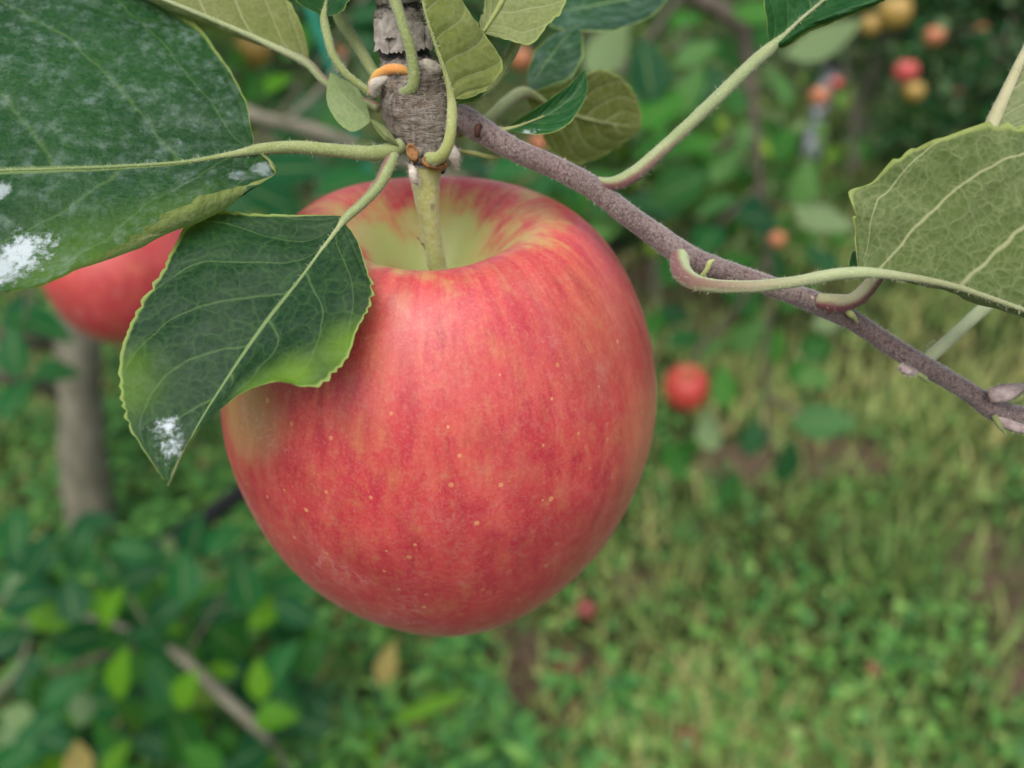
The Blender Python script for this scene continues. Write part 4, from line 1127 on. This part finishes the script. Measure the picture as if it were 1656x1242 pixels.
    r_ = [(1591, 236, .1085), (1640, 210, .106), (1700, 170, .1045), (1760, 90, .104), (1780, 0, .105), (1741, -90, .108)]
    l_ = [(1589, 235, .1085), (1600, 205, .111), (1640, 140, .116), (1670, 90, .118), (1705, 10, .115), (1739, -90, .108)]
    L13 = loft_leaf('leaf', [(-1, l_), (0, mid), (1, r_)], m13, root, nu=60, nv=36, teeth=18, tooth=0.0006, seed=18, label='pale woolly leaf at the frame edge above the broad one', show='under')
    petiole(L13, [(1322, 486, .1225, 26), (1350, 491, .1212, 34), (1378, 487, .1208, 28), (1400, 470, .1203, 27), (1440, 420, .119, 23), (1510, 330, .115, 22), (1565, 270, .111, 22), (1590, 235, .108, 24), (1604, 200, .1075, 23), (1632, 138, .107, 18), (1660, 78, .1065, 14),
                  (1700, 0, .1065, 9)], petiole_mat('petiole_mauve', (0.30, 0.28, 0.15), (0.36, 0.34, 0.20), 1.0), 900, n=90)
    # 14 leaf hidden behind the broad one, its pale stalk showing under it
    mid = [(1592, 497, .131), (1640, 455, .133), (1700, 400, .136), (1780, 330, .140)]
    L14 = loft_leaf('leaf', [(-1, [(1590, 496, .131), (1610, 440, .136), (1670, 370, .141), (1779, 329, .140)]), (0, mid), (1, [(1593, 499, .131), (1650, 490, .132), (1730, 440, .136), (1781, 331, .140)])], m11, root, nu=40, nv=26, teeth=16, seed=19)
    petiole(L14, [(1480, 596, .1275, 26), (1500, 580, .1275, 23), (1540, 545, .1285, 21), (1580, 508, .1305, 22), (1596, 495, .131, 20), (1640, 455, .1327, 6)], petiole_mat('petiole_pale', (0.40, 0.45, 0.22), (0.48, 0.53, 0.30)), 500)
    # stipules and the bud at the bend of the twig
    pale = flat_mat('bud_mauve', (0.26, 0.19, 0.18), (0.46, 0.38, 0.36), 500, 0.8, 0.6, 0.0008)
    for nm, pts, mm in (('stipule', [(1136, 446, .1165, 9), (1143, 436, .1155, 8), (1148, 425, .115, 9), (1155, 420, .115, 3)], po),
                        ('stipule', [(1368, 500, .1215, 10), (1376, 508, .1205, 11), (1382, 514, .1205, 7), (1387, 522, .121, 3)], po),
                        ('stipule', [(1490, 578, .1255, 4), (1500, 560, .1255, 6), (1510, 552, .1258, 5), (1514, 553, .126, 2)], pg),
                        ('stipule', [(1484, 604, .123, 8), (1494, 611, .1228, 9), (1502, 618, .1232, 3)], pg),
                        ('stipule', [(1608, 672, .123, 10), (1616, 688, .1225, 8), (1628, 704, .123, 2)], pg),
                        ('stipule', [(1634, 652, .1205, 5), (1650, 644, .1195, 9), (1672, 630, .119, 12), (1700, 618, .119, 3)], pg),
                        ('bud', [(1455, 592, .1225, 10), (1465, 598, .1222, 15), (1475, 602, .1224, 10), (1484, 604, .123, 3)], pale),
                        ('bud', [(1600, 640, .1220, 22), (1622, 636, .1210, 30), (1645, 630, .1210, 22), (1672, 624, .122, 8)], pale),
                        ('bud', [(1610, 676, .1235, 14), (1635, 688, .123, 18), (1656, 694, .123, 14), (1690, 700, .124, 5)], pale)):
        q = tube_obj(nm, [P(a, b, d) for a, b, d, w in pts], [px_r(w, d) for a, b, d, w in pts], mm, root, n=24, seg=14, lump=0.08, lump_scale=500)
        if nm == 'bud':
            fuzz('wool', q, 350, 0.0005, fz, q, 4)


# ------------------------------------------------------------------ background plants
def rand_dirs(n, g, up=0.0):
    d = g.normal(0, 1, (n, 3))
    d[:, 2] += up
    return d / np.linalg.norm(d, axis=1)[:, None]


MATS = {}


def tree(base, h, lean, trunk_w, crown_c, crown_r, n_leaves, label, seed, mat, group='trees in the orchard rows', L=(0.05, 0.085), bark=None):
    """apple tree: trunk with limbs, crown of leaves gathered on the limbs in uneven clumps"""
    g = np.random.default_rng(seed)
    root = empty('apple_tree', base, label, 'tree', group)
    top = base + np.array((lean[0], lean[1], h))
    mid = base + (top - base) * 0.5 + np.array((g.normal(0, .03), g.normal(0, .03), 0))
    tube_obj('trunk', [base - (0, 0, .05), base + (top - base) * 0.2, mid, base + (top - base) * .8, top], [trunk_w * 0.62, trunk_w * 0.5, trunk_w * 0.43, trunk_w * .3, trunk_w * .12], bark, root, n=40, seg=18, lump=0.12, lump_scale=14)
    nb = 16
    cl = []
    for k in range(nb):
        t0 = 0.30 + 0.65 * (k + 0.5) / nb
        a = k * 2.4 + g.normal(0, 0.3)
        s = base + (top - base) * t0
        e = crown_c + np.array((math.cos(a) * crown_r[0], math.sin(a) * crown_r[1], (t0 - 0.62) * 2 * crown_r[2])) * g.uniform(0.75, 1.05, 3)
        m = (s + e) / 2 + np.array((0, 0, 0.08 * g.normal()))
        o = tube_obj('limb', [s, m, e], [trunk_w * .16, trunk_w * .10, trunk_w * .04], bark, root, n=16, seg=8, lump=0.1, lump_scale=20)
        for q in np.linspace(0.25, 1.05, 6):
            cl.append((s + (e - s) * q, 0.5 + 0.5 * q))
    cl_p = np.array([c for c, _ in cl])
    which = g.integers(0, len(cl), n_leaves)
    wgt = np.array([w for _, w in cl])[which]
    spread = min(crown_r) * 0.26
    base_p = cl_p[which] + g.normal(0, 1, (n_leaves, 3)) * spread * wgt[:, None]
    base_p[:, 2] = np.maximum(base_p[:, 2], 0.12)
    d = rand_dirs(n_leaves, g, -0.15)
    nr = rand_dirs(n_leaves, g, 1.1)
    Ln = g.uniform(L[0], L[1], n_leaves)
    tone = np.clip(g.normal(0.42, 0.25, n_leaves) + 0.15 * g.normal(size=len(cl))[which], 0, 1)
    V, Fc, uv, tn = leaf_cloud(base_p, d, nr, Ln, Ln * g.uniform(0.5, 0.68, n_leaves), tone, 0.25, 0.3)
    mesh_obj('crown', V, Fc, mat, root, uv, tn)
    return root


ROW_A, ROW_B = H(60, 1018, 0.32), H(1195, 268, 0.32)


def background():
    g = np.random.default_rng(42)
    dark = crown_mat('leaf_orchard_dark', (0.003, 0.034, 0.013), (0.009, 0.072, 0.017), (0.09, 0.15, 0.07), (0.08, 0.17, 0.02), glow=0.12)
    mid = crown_mat('leaf_orchard', (0.007, 0.062, 0.014), (0.032, 0.145, 0.018), (0.13, 0.20, 0.085), (0.16, 0.26, 0.025))
    light = crown_mat('leaf_orchard_light', (0.025, 0.105, 0.035), (0.085, 0.190, 0.045), (0.15, 0.215, 0.10), (0.22, 0.30, 0.05))
    bark = flat_mat('orchard_bark', (0.115, 0.108, 0.078), (0.200, 0.185, 0.138), 24, 0.9, 0.8, 0.01, 0.15, stretch=(1, 1, 0.4))
    MATS.update(dark=dark, mid=mid, light=light, bark=bark)
    # trees of the row (trunk bases seen at these photo pixels)
    b1 = H(150, 900)
    q1 = CAM + (P(121, 560, 1) - CAM) * (b1[1] / (P(121, 560, 1) - CAM)[1])
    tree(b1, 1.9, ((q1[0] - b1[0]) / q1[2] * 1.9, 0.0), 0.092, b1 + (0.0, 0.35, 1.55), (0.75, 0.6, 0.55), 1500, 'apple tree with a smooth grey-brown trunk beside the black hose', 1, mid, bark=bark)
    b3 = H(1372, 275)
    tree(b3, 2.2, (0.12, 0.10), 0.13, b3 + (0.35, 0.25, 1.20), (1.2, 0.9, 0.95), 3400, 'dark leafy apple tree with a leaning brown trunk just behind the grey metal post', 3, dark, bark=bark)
    for k, (px, dist, cw, n, m, lab) in enumerate((
            (1560, 4.6, 1.0, 3400, dark, 'dark leafy apple tree hung with small red apples beyond the woolly leaves'),
            (1780, 3.9, 1.0, 2200, dark, 'dark leafy apple tree at the frame edge above the broad pale leaf'),
            (1085, 2.9, 0.62, 1900, mid, 'low bushy young apple tree right behind the drooping branch'),
            (1075, 3.6, 0.5, 1500, mid, 'low bushy young apple tree standing next behind the first bushy one'),
            (1545, 3.9, 0.55, 2000, dark, 'low dark bushy young apple tree between the leaning trunk and the broad pale leaf'),
            (1180, 7.2, 1.3, 2600, mid, 'mid green apple tree seen far off above the slanting leaf stalk'),
            (1330, 8.6, 1.4, 2200, mid, 'apple tree standing farthest off behind the leaning brown trunk'),
            (930, 6.2, 1.2, 2600, mid, 'mid green apple tree seen far off behind the olive leaf'),
            (700, 5.0, 1.0, 2600, dark, 'dark apple tree straight behind the knobbly spur'),
            (520, 3.9, 0.85, 2400, dark, 'dark apple tree showing between the big leaf and the spur'),
            (330, 4.4, 0.9, 1800, mid, 'apple tree hidden mostly by the big white-stained leaf'),
            (60, 4.2, 0.9, 1600, mid, 'apple tree behind the big white-stained leaf near the frame corner'))):
        x = (px - 828) / F * dist
        base = np.array((x, dist, 0.0))
        low = 'young' in lab
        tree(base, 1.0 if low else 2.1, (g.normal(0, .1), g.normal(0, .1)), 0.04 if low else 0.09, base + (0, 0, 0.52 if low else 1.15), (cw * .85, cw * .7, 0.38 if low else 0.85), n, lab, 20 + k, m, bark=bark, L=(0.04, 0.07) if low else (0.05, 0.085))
    # black irrigation hose along the row
    d = (ROW_B - ROW_A)
    hose = flat_mat('black_hose', (0.004, 0.004, 0.004), (0.010, 0.010, 0.011), 60, 0.5, 0.1, 0.002)
    pts = [ROW_A + d * t - np.array((0, 0, 0.012 * math.sin(t * 40))) for t in np.linspace(-0.5, 1.6, 30)]
    o = tube_obj('irrigation_hose', pts, [0.019] * 30, hose, None, loc=ROW_A, n=120, seg=14)
    tag(o, 'straight black irrigation hose running low along the tree row', 'hose')
    # metal post
    pb = H(1308, 268)
    met = flat_mat('galvanised_steel', (0.42, 0.46, 0.54), (0.56, 0.60, 0.68), 12, 0.5, 0.1, 0.003, 0.5, 0.1)
    dd = np.dot(pb - CAM, FWD)
    ps = empty('metal_post', pb, 'pale grey metal post standing before the leaning brown trunk', 'post')
    tube_obj('pipe', [pb - (0, 0, .02), pb + (0, 0.0, 0.3), pb + (0.02, 0.0, .62)], [0.052, 0.052, 0.052], met, ps, n=12, seg=20)
    tube_obj('cap', [pb + (0.0197, 0, .60), pb + (0.02, 0, .64), pb + (0.0205, 0, .655)], [0.057, 0.057, 0.03], flat_mat('post_cap', (0.03, 0.03, 0.035), (0.06, 0.06, 0.07), 40), ps, n=8, seg=20)
    # green stake behind the spur
    st = flat_mat('green_plastic', (0.010, 0.16, 0.095), (0.016, 0.21, 0.13), 40, 0.45, 0.05, 0.002)
    a, b = P(505, 20, 1.05), P(590, 260, 1.12)
    stk = empty('plastic_stake', b, 'slim teal-green plastic stake behind the small leaf stalks', 'stake')
    dirn = (a - b)
    tube_obj('rod', [b - dirn * 1.2, b, a, a + dirn * 1.5], [0.0075] * 4, st, stk, n=20, seg=10, lump=0.05, lump_scale=60)
    tube_obj('tip', [a + dirn * 1.5, a + dirn * 1.56, a + dirn * 1.6], [0.009, 0.009, 0.003], st, stk, n=6, seg=10)

    # single leaves as copies of a few meshes
    def leaf_me(seed, fold, droop, m):
        gg = np.random.default_rng(seed)
        V, Fc, uv, tn = leaf_cloud(np.zeros((1, 3)), np.array([[1.0, 0, 0]]), np.array([[0, 0, 1.0]]), np.array([1.0]), np.array([gg.uniform(.55, .68)]), np.array([gg.uniform(.15, .75)]), fold, droop)
        me = bpy.data.meshes.new('leaf')
        me.from_pydata(V.tolist(), [], Fc.tolist())
        l = me.uv_layers.new(name='UVMap')
        l.data.foreach_set('uv', uv[Fc.ravel()].ravel())
        a_ = me.attributes.new('tone', 'FLOAT', 'POINT')
        a_.data.foreach_set('value', tn.astype(np.float32))
        me.polygons.foreach_set('use_smooth', np.ones(len(me.polygons), bool))
        me.materials.append(m)
        return me
    yel = crown_mat('leaf_yellow_green', (0.050, 0.17, 0.008), (0.10, 0.25, 0.010), (0.11, 0.19, 0.03), (0.20, 0.26, 0.02), glow=0.38)
    tan = crown_mat('leaf_tan', (0.26, 0.20, 0.06), (0.34, 0.27, 0.09), (0.30, 0.25, 0.10), (0.34, 0.27, 0.08))
    LM = {c: [leaf_me(10 * i + j, f, dr, m) for j, (f, dr) in enumerate(((.2, .2), (.35, .3), (.12, .1)))] for i, (c, m) in enumerate((('d', dark), ('m', mid), ('l', light), ('y', yel), ('t', tan)))}

    def place(parent, loc, dirv, nrm, L, tone):
        me = LM[tone][g.integers(0, 3)]
        o = bpy.data.objects.new('leaf', me)
        COL.objects.link(o)
        o.parent = parent
        dv = Vector(dirv).normalized()
        nv = Vector(nrm)
        nv = (nv - dv * nv.dot(dv)).normalized()
        sv = nv.cross(dv)
        M = Matrix((dv, sv, nv)).transposed()
        o.rotation_euler = M.to_euler()
        o.scale = (L, L, L)
        o.location = Vector(loc) - Vector(world_loc(parent))
        return o

    def px_leaf(parent, px, py, Lpx, ang, tone, d, back=False):
        """leaf centred at the photo pixel, pointing ang degrees in the picture plane, roughly facing the sky and viewer"""
        a = math.radians(ang)
        L = Lpx * d / F
        dv = RGT * math.cos(a) + UPV * math.sin(a) + FWD * g.normal(0, 0.35)
        dv /= np.linalg.norm(dv)
        nv = -FWD * 0.75 + np.array((0, 0, 1.0)) * 0.7 + g.normal(0, 0.28, 3)
        if back:
            nv = -nv
        place(parent, P(px, py, d) - dv * L * 0.5, dv, nv, L, tone)

    barkd = flat_mat('twig_bark_far', (0.050, 0.042, 0.032), (0.110, 0.092, 0.070), 60, 0.9, 0.4, 0.003, 0.15)

    def wood(parent, pts, name='twig', m=None):
        return tube_obj(name, [P(a, b, d) for a, b, d, w in pts], [px_r(w, d) for a, b, d, w in pts], m or bark, parent, n=50, seg=10, lump=0.06, lump_scale=60)
    # low leafy branch, lower left
    low = empty('apple_branch', P(300, 1150, 1.0), 'low branch of dark and lime green leaves on a thin grey twig', 'branch')
    wood(low, [(-60, 960, 1.12, 8), (90, 985, 1.1, 9), (230, 1025, 1.02, 11), (290, 1060, .97, 16), (360, 1125, .96, 18), (425, 1186, .98, 17), (450, 1215, 1.08, 11), (480, 1275, 1.2, 8)])
    wood(low, [(250, 1032, 1.0, 5), (200, 950, 1.02, 4), (150, 870, 1.04, 3), (120, 840, 1.05, 2)])
    wood(low, [(300, 1062, .97, 5), (360, 960, 1.0, 4), (400, 880, 1.02, 3)], m=barkd)
    wood(low, [(60, 980, 1.1, 6), (30, 1080, 1.1, 7), (-20, 1130, 1.1, 8)])
    hand = [(25, 855, 80, 100, 'd'), (60, 900, 110, 60, 'd'), (35, 905, 90, 150, 'd'), (140, 850, 90, 30, 'd'), (130, 885, 80, 80, 'd'), (45, 960, 110, 20, 'd'), (75, 1000, 80, -20, 'y'), (120, 970, 80, 110, 'd'), (215, 890, 70, 160, 'd'),
            (215, 935, 85, 20, 'd'), (320, 870, 90, 75, 'd'), (290, 935, 90, 95, 'd'), (170, 990, 80, 70, 'y'), (140, 1030, 100, 0, 'd'), (270, 990, 75, 45, 'd'), (370, 870, 80, 60, 'd'), (400, 950, 100, 100, 'd'), (350, 985, 80, 20, 'd'),
            (425, 985, 75, 50, 'y'), (370, 1040, 100, -50, 'm'), (100, 1060, 70, 200, 'm'), (190, 1090, 90, 80, 'y'), (100, 1120, 80, 40, 'd'), (125, 1140, 70, 90, 'd'), (260, 1090, 90, 120, 'd'), (300, 1120, 80, 60, 'y'), (220, 1160, 80, 100, 'm'),
            (60, 1180, 90, 60, 'd'), (90, 1200, 70, -10, 'd'), (300, 1200, 100, -60, 'm'), (360, 1090, 55, 0, 'y'), (420, 1100, 70, 95, 'y'), (460, 1080, 90, 70, 'd'), (440, 1160, 70, 10, 'y'), (180, 1225, 60, 60, 'y'), (130, 1230, 70, 110, 't'),
            (420, 1215, 80, 20, 'd'), (20, 1040, 70, 30, 'd'), (15, 1230, 90, 45, 'd'), (250, 1040, 70, -30, 'd'), (330, 1230, 80, 130, 'm'), (230, 1020, 60, 10, 'd'), (480, 1000, 80, -30, 'd'), (470, 950, 90, 20, 'd'), (500, 1060, 70, 60, 'm')]
    for px, py, L, a, tn in hand:
        px_leaf(low, px + g.normal(0, 4), py + g.normal(0, 4), L * 1.02, a, tn, g.uniform(.86, 1.02), back=g.random() < 0.04)
    for _ in range(48):
        px_leaf(low, g.uniform(-60, 500), g.uniform(880, 1290), g.uniform(55, 85), g.uniform(0, 360), random.choice('dddmmmy'), g.uniform(1.02, 1.22), back=g.random() < 0.15)
    low2 = empty('apple_branch', P(200, 1120, 1.2), 'dense dark leafy shoot close over the ground behind the thin grey twig', 'branch')
    wood(low2, m=barkd, pts=[(-80, 1180, 1.25, 9), (80, 1090, 1.2, 9), (220, 1040, 1.2, 8), (360, 960, 1.2, 6), (430, 900, 1.2, 3)])
    wood(low2, m=barkd, pts=[(80, 1090, 1.2, 7), (200, 1150, 1.2, 6), (380, 1190, 1.22, 4)])
    for _ in range(92):
        px_leaf(low2, g.uniform(-70, 520), g.uniform(890, 1290), g.uniform(60, 95), g.uniform(0, 360), random.choice('ddddmmy'), g.uniform(1.12, 1.3), back=g.random() < 0.06)
    # drooping branch with a red apple, right of the big apple
    dr = empty('apple_branch', P(1215, 110, 1.25), 'thin brown drooping branch with green leaves beside the small deep red apple', 'branch')
    wood(dr, [(1010, -90, 1.35, 40), (1110, -20, 1.3, 36), (1150, 8, 1.28, 32), (1195, 38, 1.26, 26), (1210, 95, 1.25, 22), (1222, 230, 1.25, 15), (1232, 320, 1.26, 10), (1245, 450, 1.29, 7), (1238, 600, 1.28, 6), (1244, 710, 1.28, 7), (1262, 770, 1.28, 4)], m=barkd)
    wood(dr, [(1236, 420, 1.27, 10), (1190, 500, 1.28, 9), (1135, 560, 1.29, 8), (1118, 600, 1.285, 6)], m=barkd)
    wood(dr, [(1240, 640, 1.28, 9), (1290, 668, 1.27, 7), (1330, 680, 1.27, 4)], m=barkd)
    wood(dr, [(1230, 300, 1.26, 10), (1160, 370, 1.27, 9), (1120, 440, 1.3, 6)], m=barkd)
    wood(dr, [(1222, 220, 1.25, 10), (1150, 240, 1.2, 8), (1060, 260, 1.2, 5)], m=barkd)
    wood(dr, [(1232, 340, 1.26, 10), (1290, 330, 1.2, 8), (1350, 350, 1.2, 5)], m=barkd)
    wood(dr, [(1110, -20, 1.3, 12), (1050, 60, 1.1, 10), (1000, 120, 1.0, 6)], m=barkd)
    hand = [(1170, 625, 85, 95, 'm', 1.22), (1146, 698, 80, 100, 'l', 1.28), (1218, 706, 80, 80, 'd', 1.25), (1333, 682, 115, 5, 'l', 1.25), (1313, 648, 80, -15, 'd', 1.3), (1320, 611, 80, 10, 'l', 1.3), (1273, 748, 95, 85, 'd', 1.25), (1206, 543, 90, 40, 'l', 1.3),
            (1107, 547, 70, 20, 'd', 1.35), (1060, 520, 70, 60, 'm', 1.35), (1150, 560, 60, 30, 'l', 1.3), (1120, 720, 90, 75, 'm', 1.4), (1090, 740, 90, 110, 'm', 1.4), (1290, 600, 70, 90, 'm', 1.35), (1180, 790, 70, 70, 'm', 1.4), (1085, 510, 80, 0, 'd', 1.4),
            (1232, 349, 130, 8, 'd', 1.1), (1300, 300, 90, 80, 'l', 1.0), (1330, 355, 120, -35, 'l', 1.0), (1172, 266, 90, 60, 'l', 1.2), (1142, 232, 90, 20, 'm', 1.2), (1205, 216, 50, 80, 'l', 1.15), (1190, 160, 70, 100, 'm', 1.2), (1265, 140, 80, 110, 'l', 1.2),
            (983, 80, 120, 50, 'l', .75), (1049, 112, 130, 100, 'd', .8), (1126, 85, 90, 30, 'l', 1.0), (1066, 175, 140, 40, 'm', .8), (1116, 143, 100, 75, 'l', .9), (1150, 138, 80, 70, 'd', 1.0), (1332, 66, 140, 14, 'l', .8), (1010, 180, 110, 80, 'l', .9),
            (1070, 240, 120, 15, 'm', .9), (1100, 300, 120, 30, 'm', 1.0), (1000, 330, 110, 20, 'd', 1.1), (976, 372, 70, 30, 'l', 1.1), (1060, 330, 100, 160, 'd', 1.1), (1150, 380, 100, 60, 'd', 1.2), (1190, 420, 90, 10, 'm', 1.2), (1250, 430, 90, 100, 'd', 1.3),
            (1090, 430, 90, 60, 'm', 1.3), (1290, 480, 80, 40, 'm', 1.4), (1330, 420, 80, 120, 'd', 1.3), (1340, 520, 70, 20, 'l', 1.4), (1200, 480, 100, 130, 'm', 1.3), (1270, 230, 80, 60, 'm', 1.3), (1240, 60, 90, 40, 'm', 1.3), (1180, 80, 90, 120, 'm', 1.3),
            (1100, 30, 100, 20, 'm', 1.2), (1220, 20, 90, 160, 'm', 1.2), (1160, 330, 80, 20, 'l', 1.2), (1255, 560, 70, 80, 'm', 1.4), (1320, 560, 80, 60, 'm', 1.4)]
    for px, py, L, a, tn, d_ in hand:
        px_leaf(dr, px, py, L * 0.88, a, tn, d_, back=(tn == 'l' and g.random() < 0.22))
    # leafy branch behind the spur and under the big leaf
    bh = empty('apple_branch', P(560, 220, .8), 'leafy grey branch crossing behind the spur and the big leaf stalk', 'branch')
    wood(bh, [(180, 60, .75, 24), (330, 150, .8, 24), (420, 190, .8, 22), (520, 215, .82, 22), (640, 260, .85, 20), (760, 290, .9, 18), (830, 250, .95, 14)])
    wood(bh, [(420, 190, .8, 10), (470, 280, .85, 8), (500, 330, .9, 5)])
    wood(bh, [(460, 200, .8, 10), (540, 120, .85, 8), (590, 30, .9, 5)])
    wood(bh, [(150, 40, .74, 30), (120, 200, .6, 16), (200, 330, .46, 10), (205, 385, .432, 7)])
    wood(bh, [(130, 180, .62, 14), (60, 400, .7, 9), (40, 520, .75, 5)])
    hand = [(470, 270, 150, 10, 'd', .7), (440, 320, 110, -20, 'd', .8), (560, 290, 120, 30, 'd', .8), (420, 300, 100, 100, 'y', .95), (390, 330, 90, 20, 'd', .9), (450, 130, 60, 60, 'y', .9), (500, 170, 70, 30, 'd', .9), (470, 210, 80, 0, 'd', .95),
            (585, 60, 80, 80, 'd', .85), (600, 20, 80, 30, 'd', .85), (850, 40, 90, 60, 'd', .8), (755, 30, 80, 100, 'd', .8), (770, 100, 80, 120, 'm', .8), (830, 270, 100, 20, 'd', .8), (910, 290, 100, -30, 'd', .85), (960, 300, 90, 30, 'm', .9), (60, 520, 110, -10, 'd', .75),
            (30, 500, 100, 30, 'd', .8), (50, 470, 80, 60, 'l', .8), (20, 570, 90, 100, 'd', .85), (25, 640, 90, 80, 'd', .9), (450, 350, 60, 40, 'd', .7), (780, 270, 90, 10, 'd', .9), (880, 300, 80, 60, 'd', .9), (570, 240, 100, 160, 'd', .9), (480, 60, 90, 70, 'm', 1.0),
            (640, 290, 90, 10, 'd', .9), (540, 190, 80, 60, 'm', 1.0), (90, 600, 70, 10, 'd', .95), (340, 650, 60, 80, 'd', .8)]
    for px, py, L, a, tn, d_ in hand:
        px_leaf(bh, px, py, L, a, tn, d_, back=(tn == 'l'))
    # dark side branches of the trunk on the left
    tw = empty('apple_branch', P(60, 615, 1.5), 'dark bare side branch reaching from the grey-brown trunk', 'branch')
    wood(tw, [(-120, 600, 1.5, 22), (0, 610, 1.6, 24), (80, 630, 1.75, 26), (125, 660, 1.9, 30)], 'limb')
    wood(tw, [(-100, 520, 1.5, 20), (20, 548, 1.6, 26), (90, 560, 1.75, 30), (130, 600, 1.9, 34)], 'limb')
    # taller grass blades and dry leaves low in front
    tg = empty('grass_tuft', H(640, 1180), 'tuft of broad yellowing grass blades below the large apple', 'grass tuft')
    for px, py, L, a, tn in ((625, 1075, 75, 75, 't'), (690, 1145, 140, 22, 'y'), (598, 1205, 130, 88, 'y'), (760, 1165, 90, 60, 'l'), (560, 1150, 110, 80, 'l'), (520, 1180, 120, 95, 'l'), (650, 1210, 110, 40, 'l'), (810, 1190, 100, 120, 'l')):
        o_ = None
        a_ = math.radians(a)
        d_ = 1.33
        L_ = L * d_ / F
        dv = RGT * math.cos(a_) + UPV * math.sin(a_)
        o_ = place(tg, P(px, py, d_) - dv * L_ / 2, dv, -FWD + (0, 0, .6), L_, tn)
        o_.name = 'blade'
        o_.scale = (L_, L_ * (0.75 if tn == 't' else 0.32), L_)


ground()
grass()
weeds()
background()
main_apple()
far_apples()
branch()
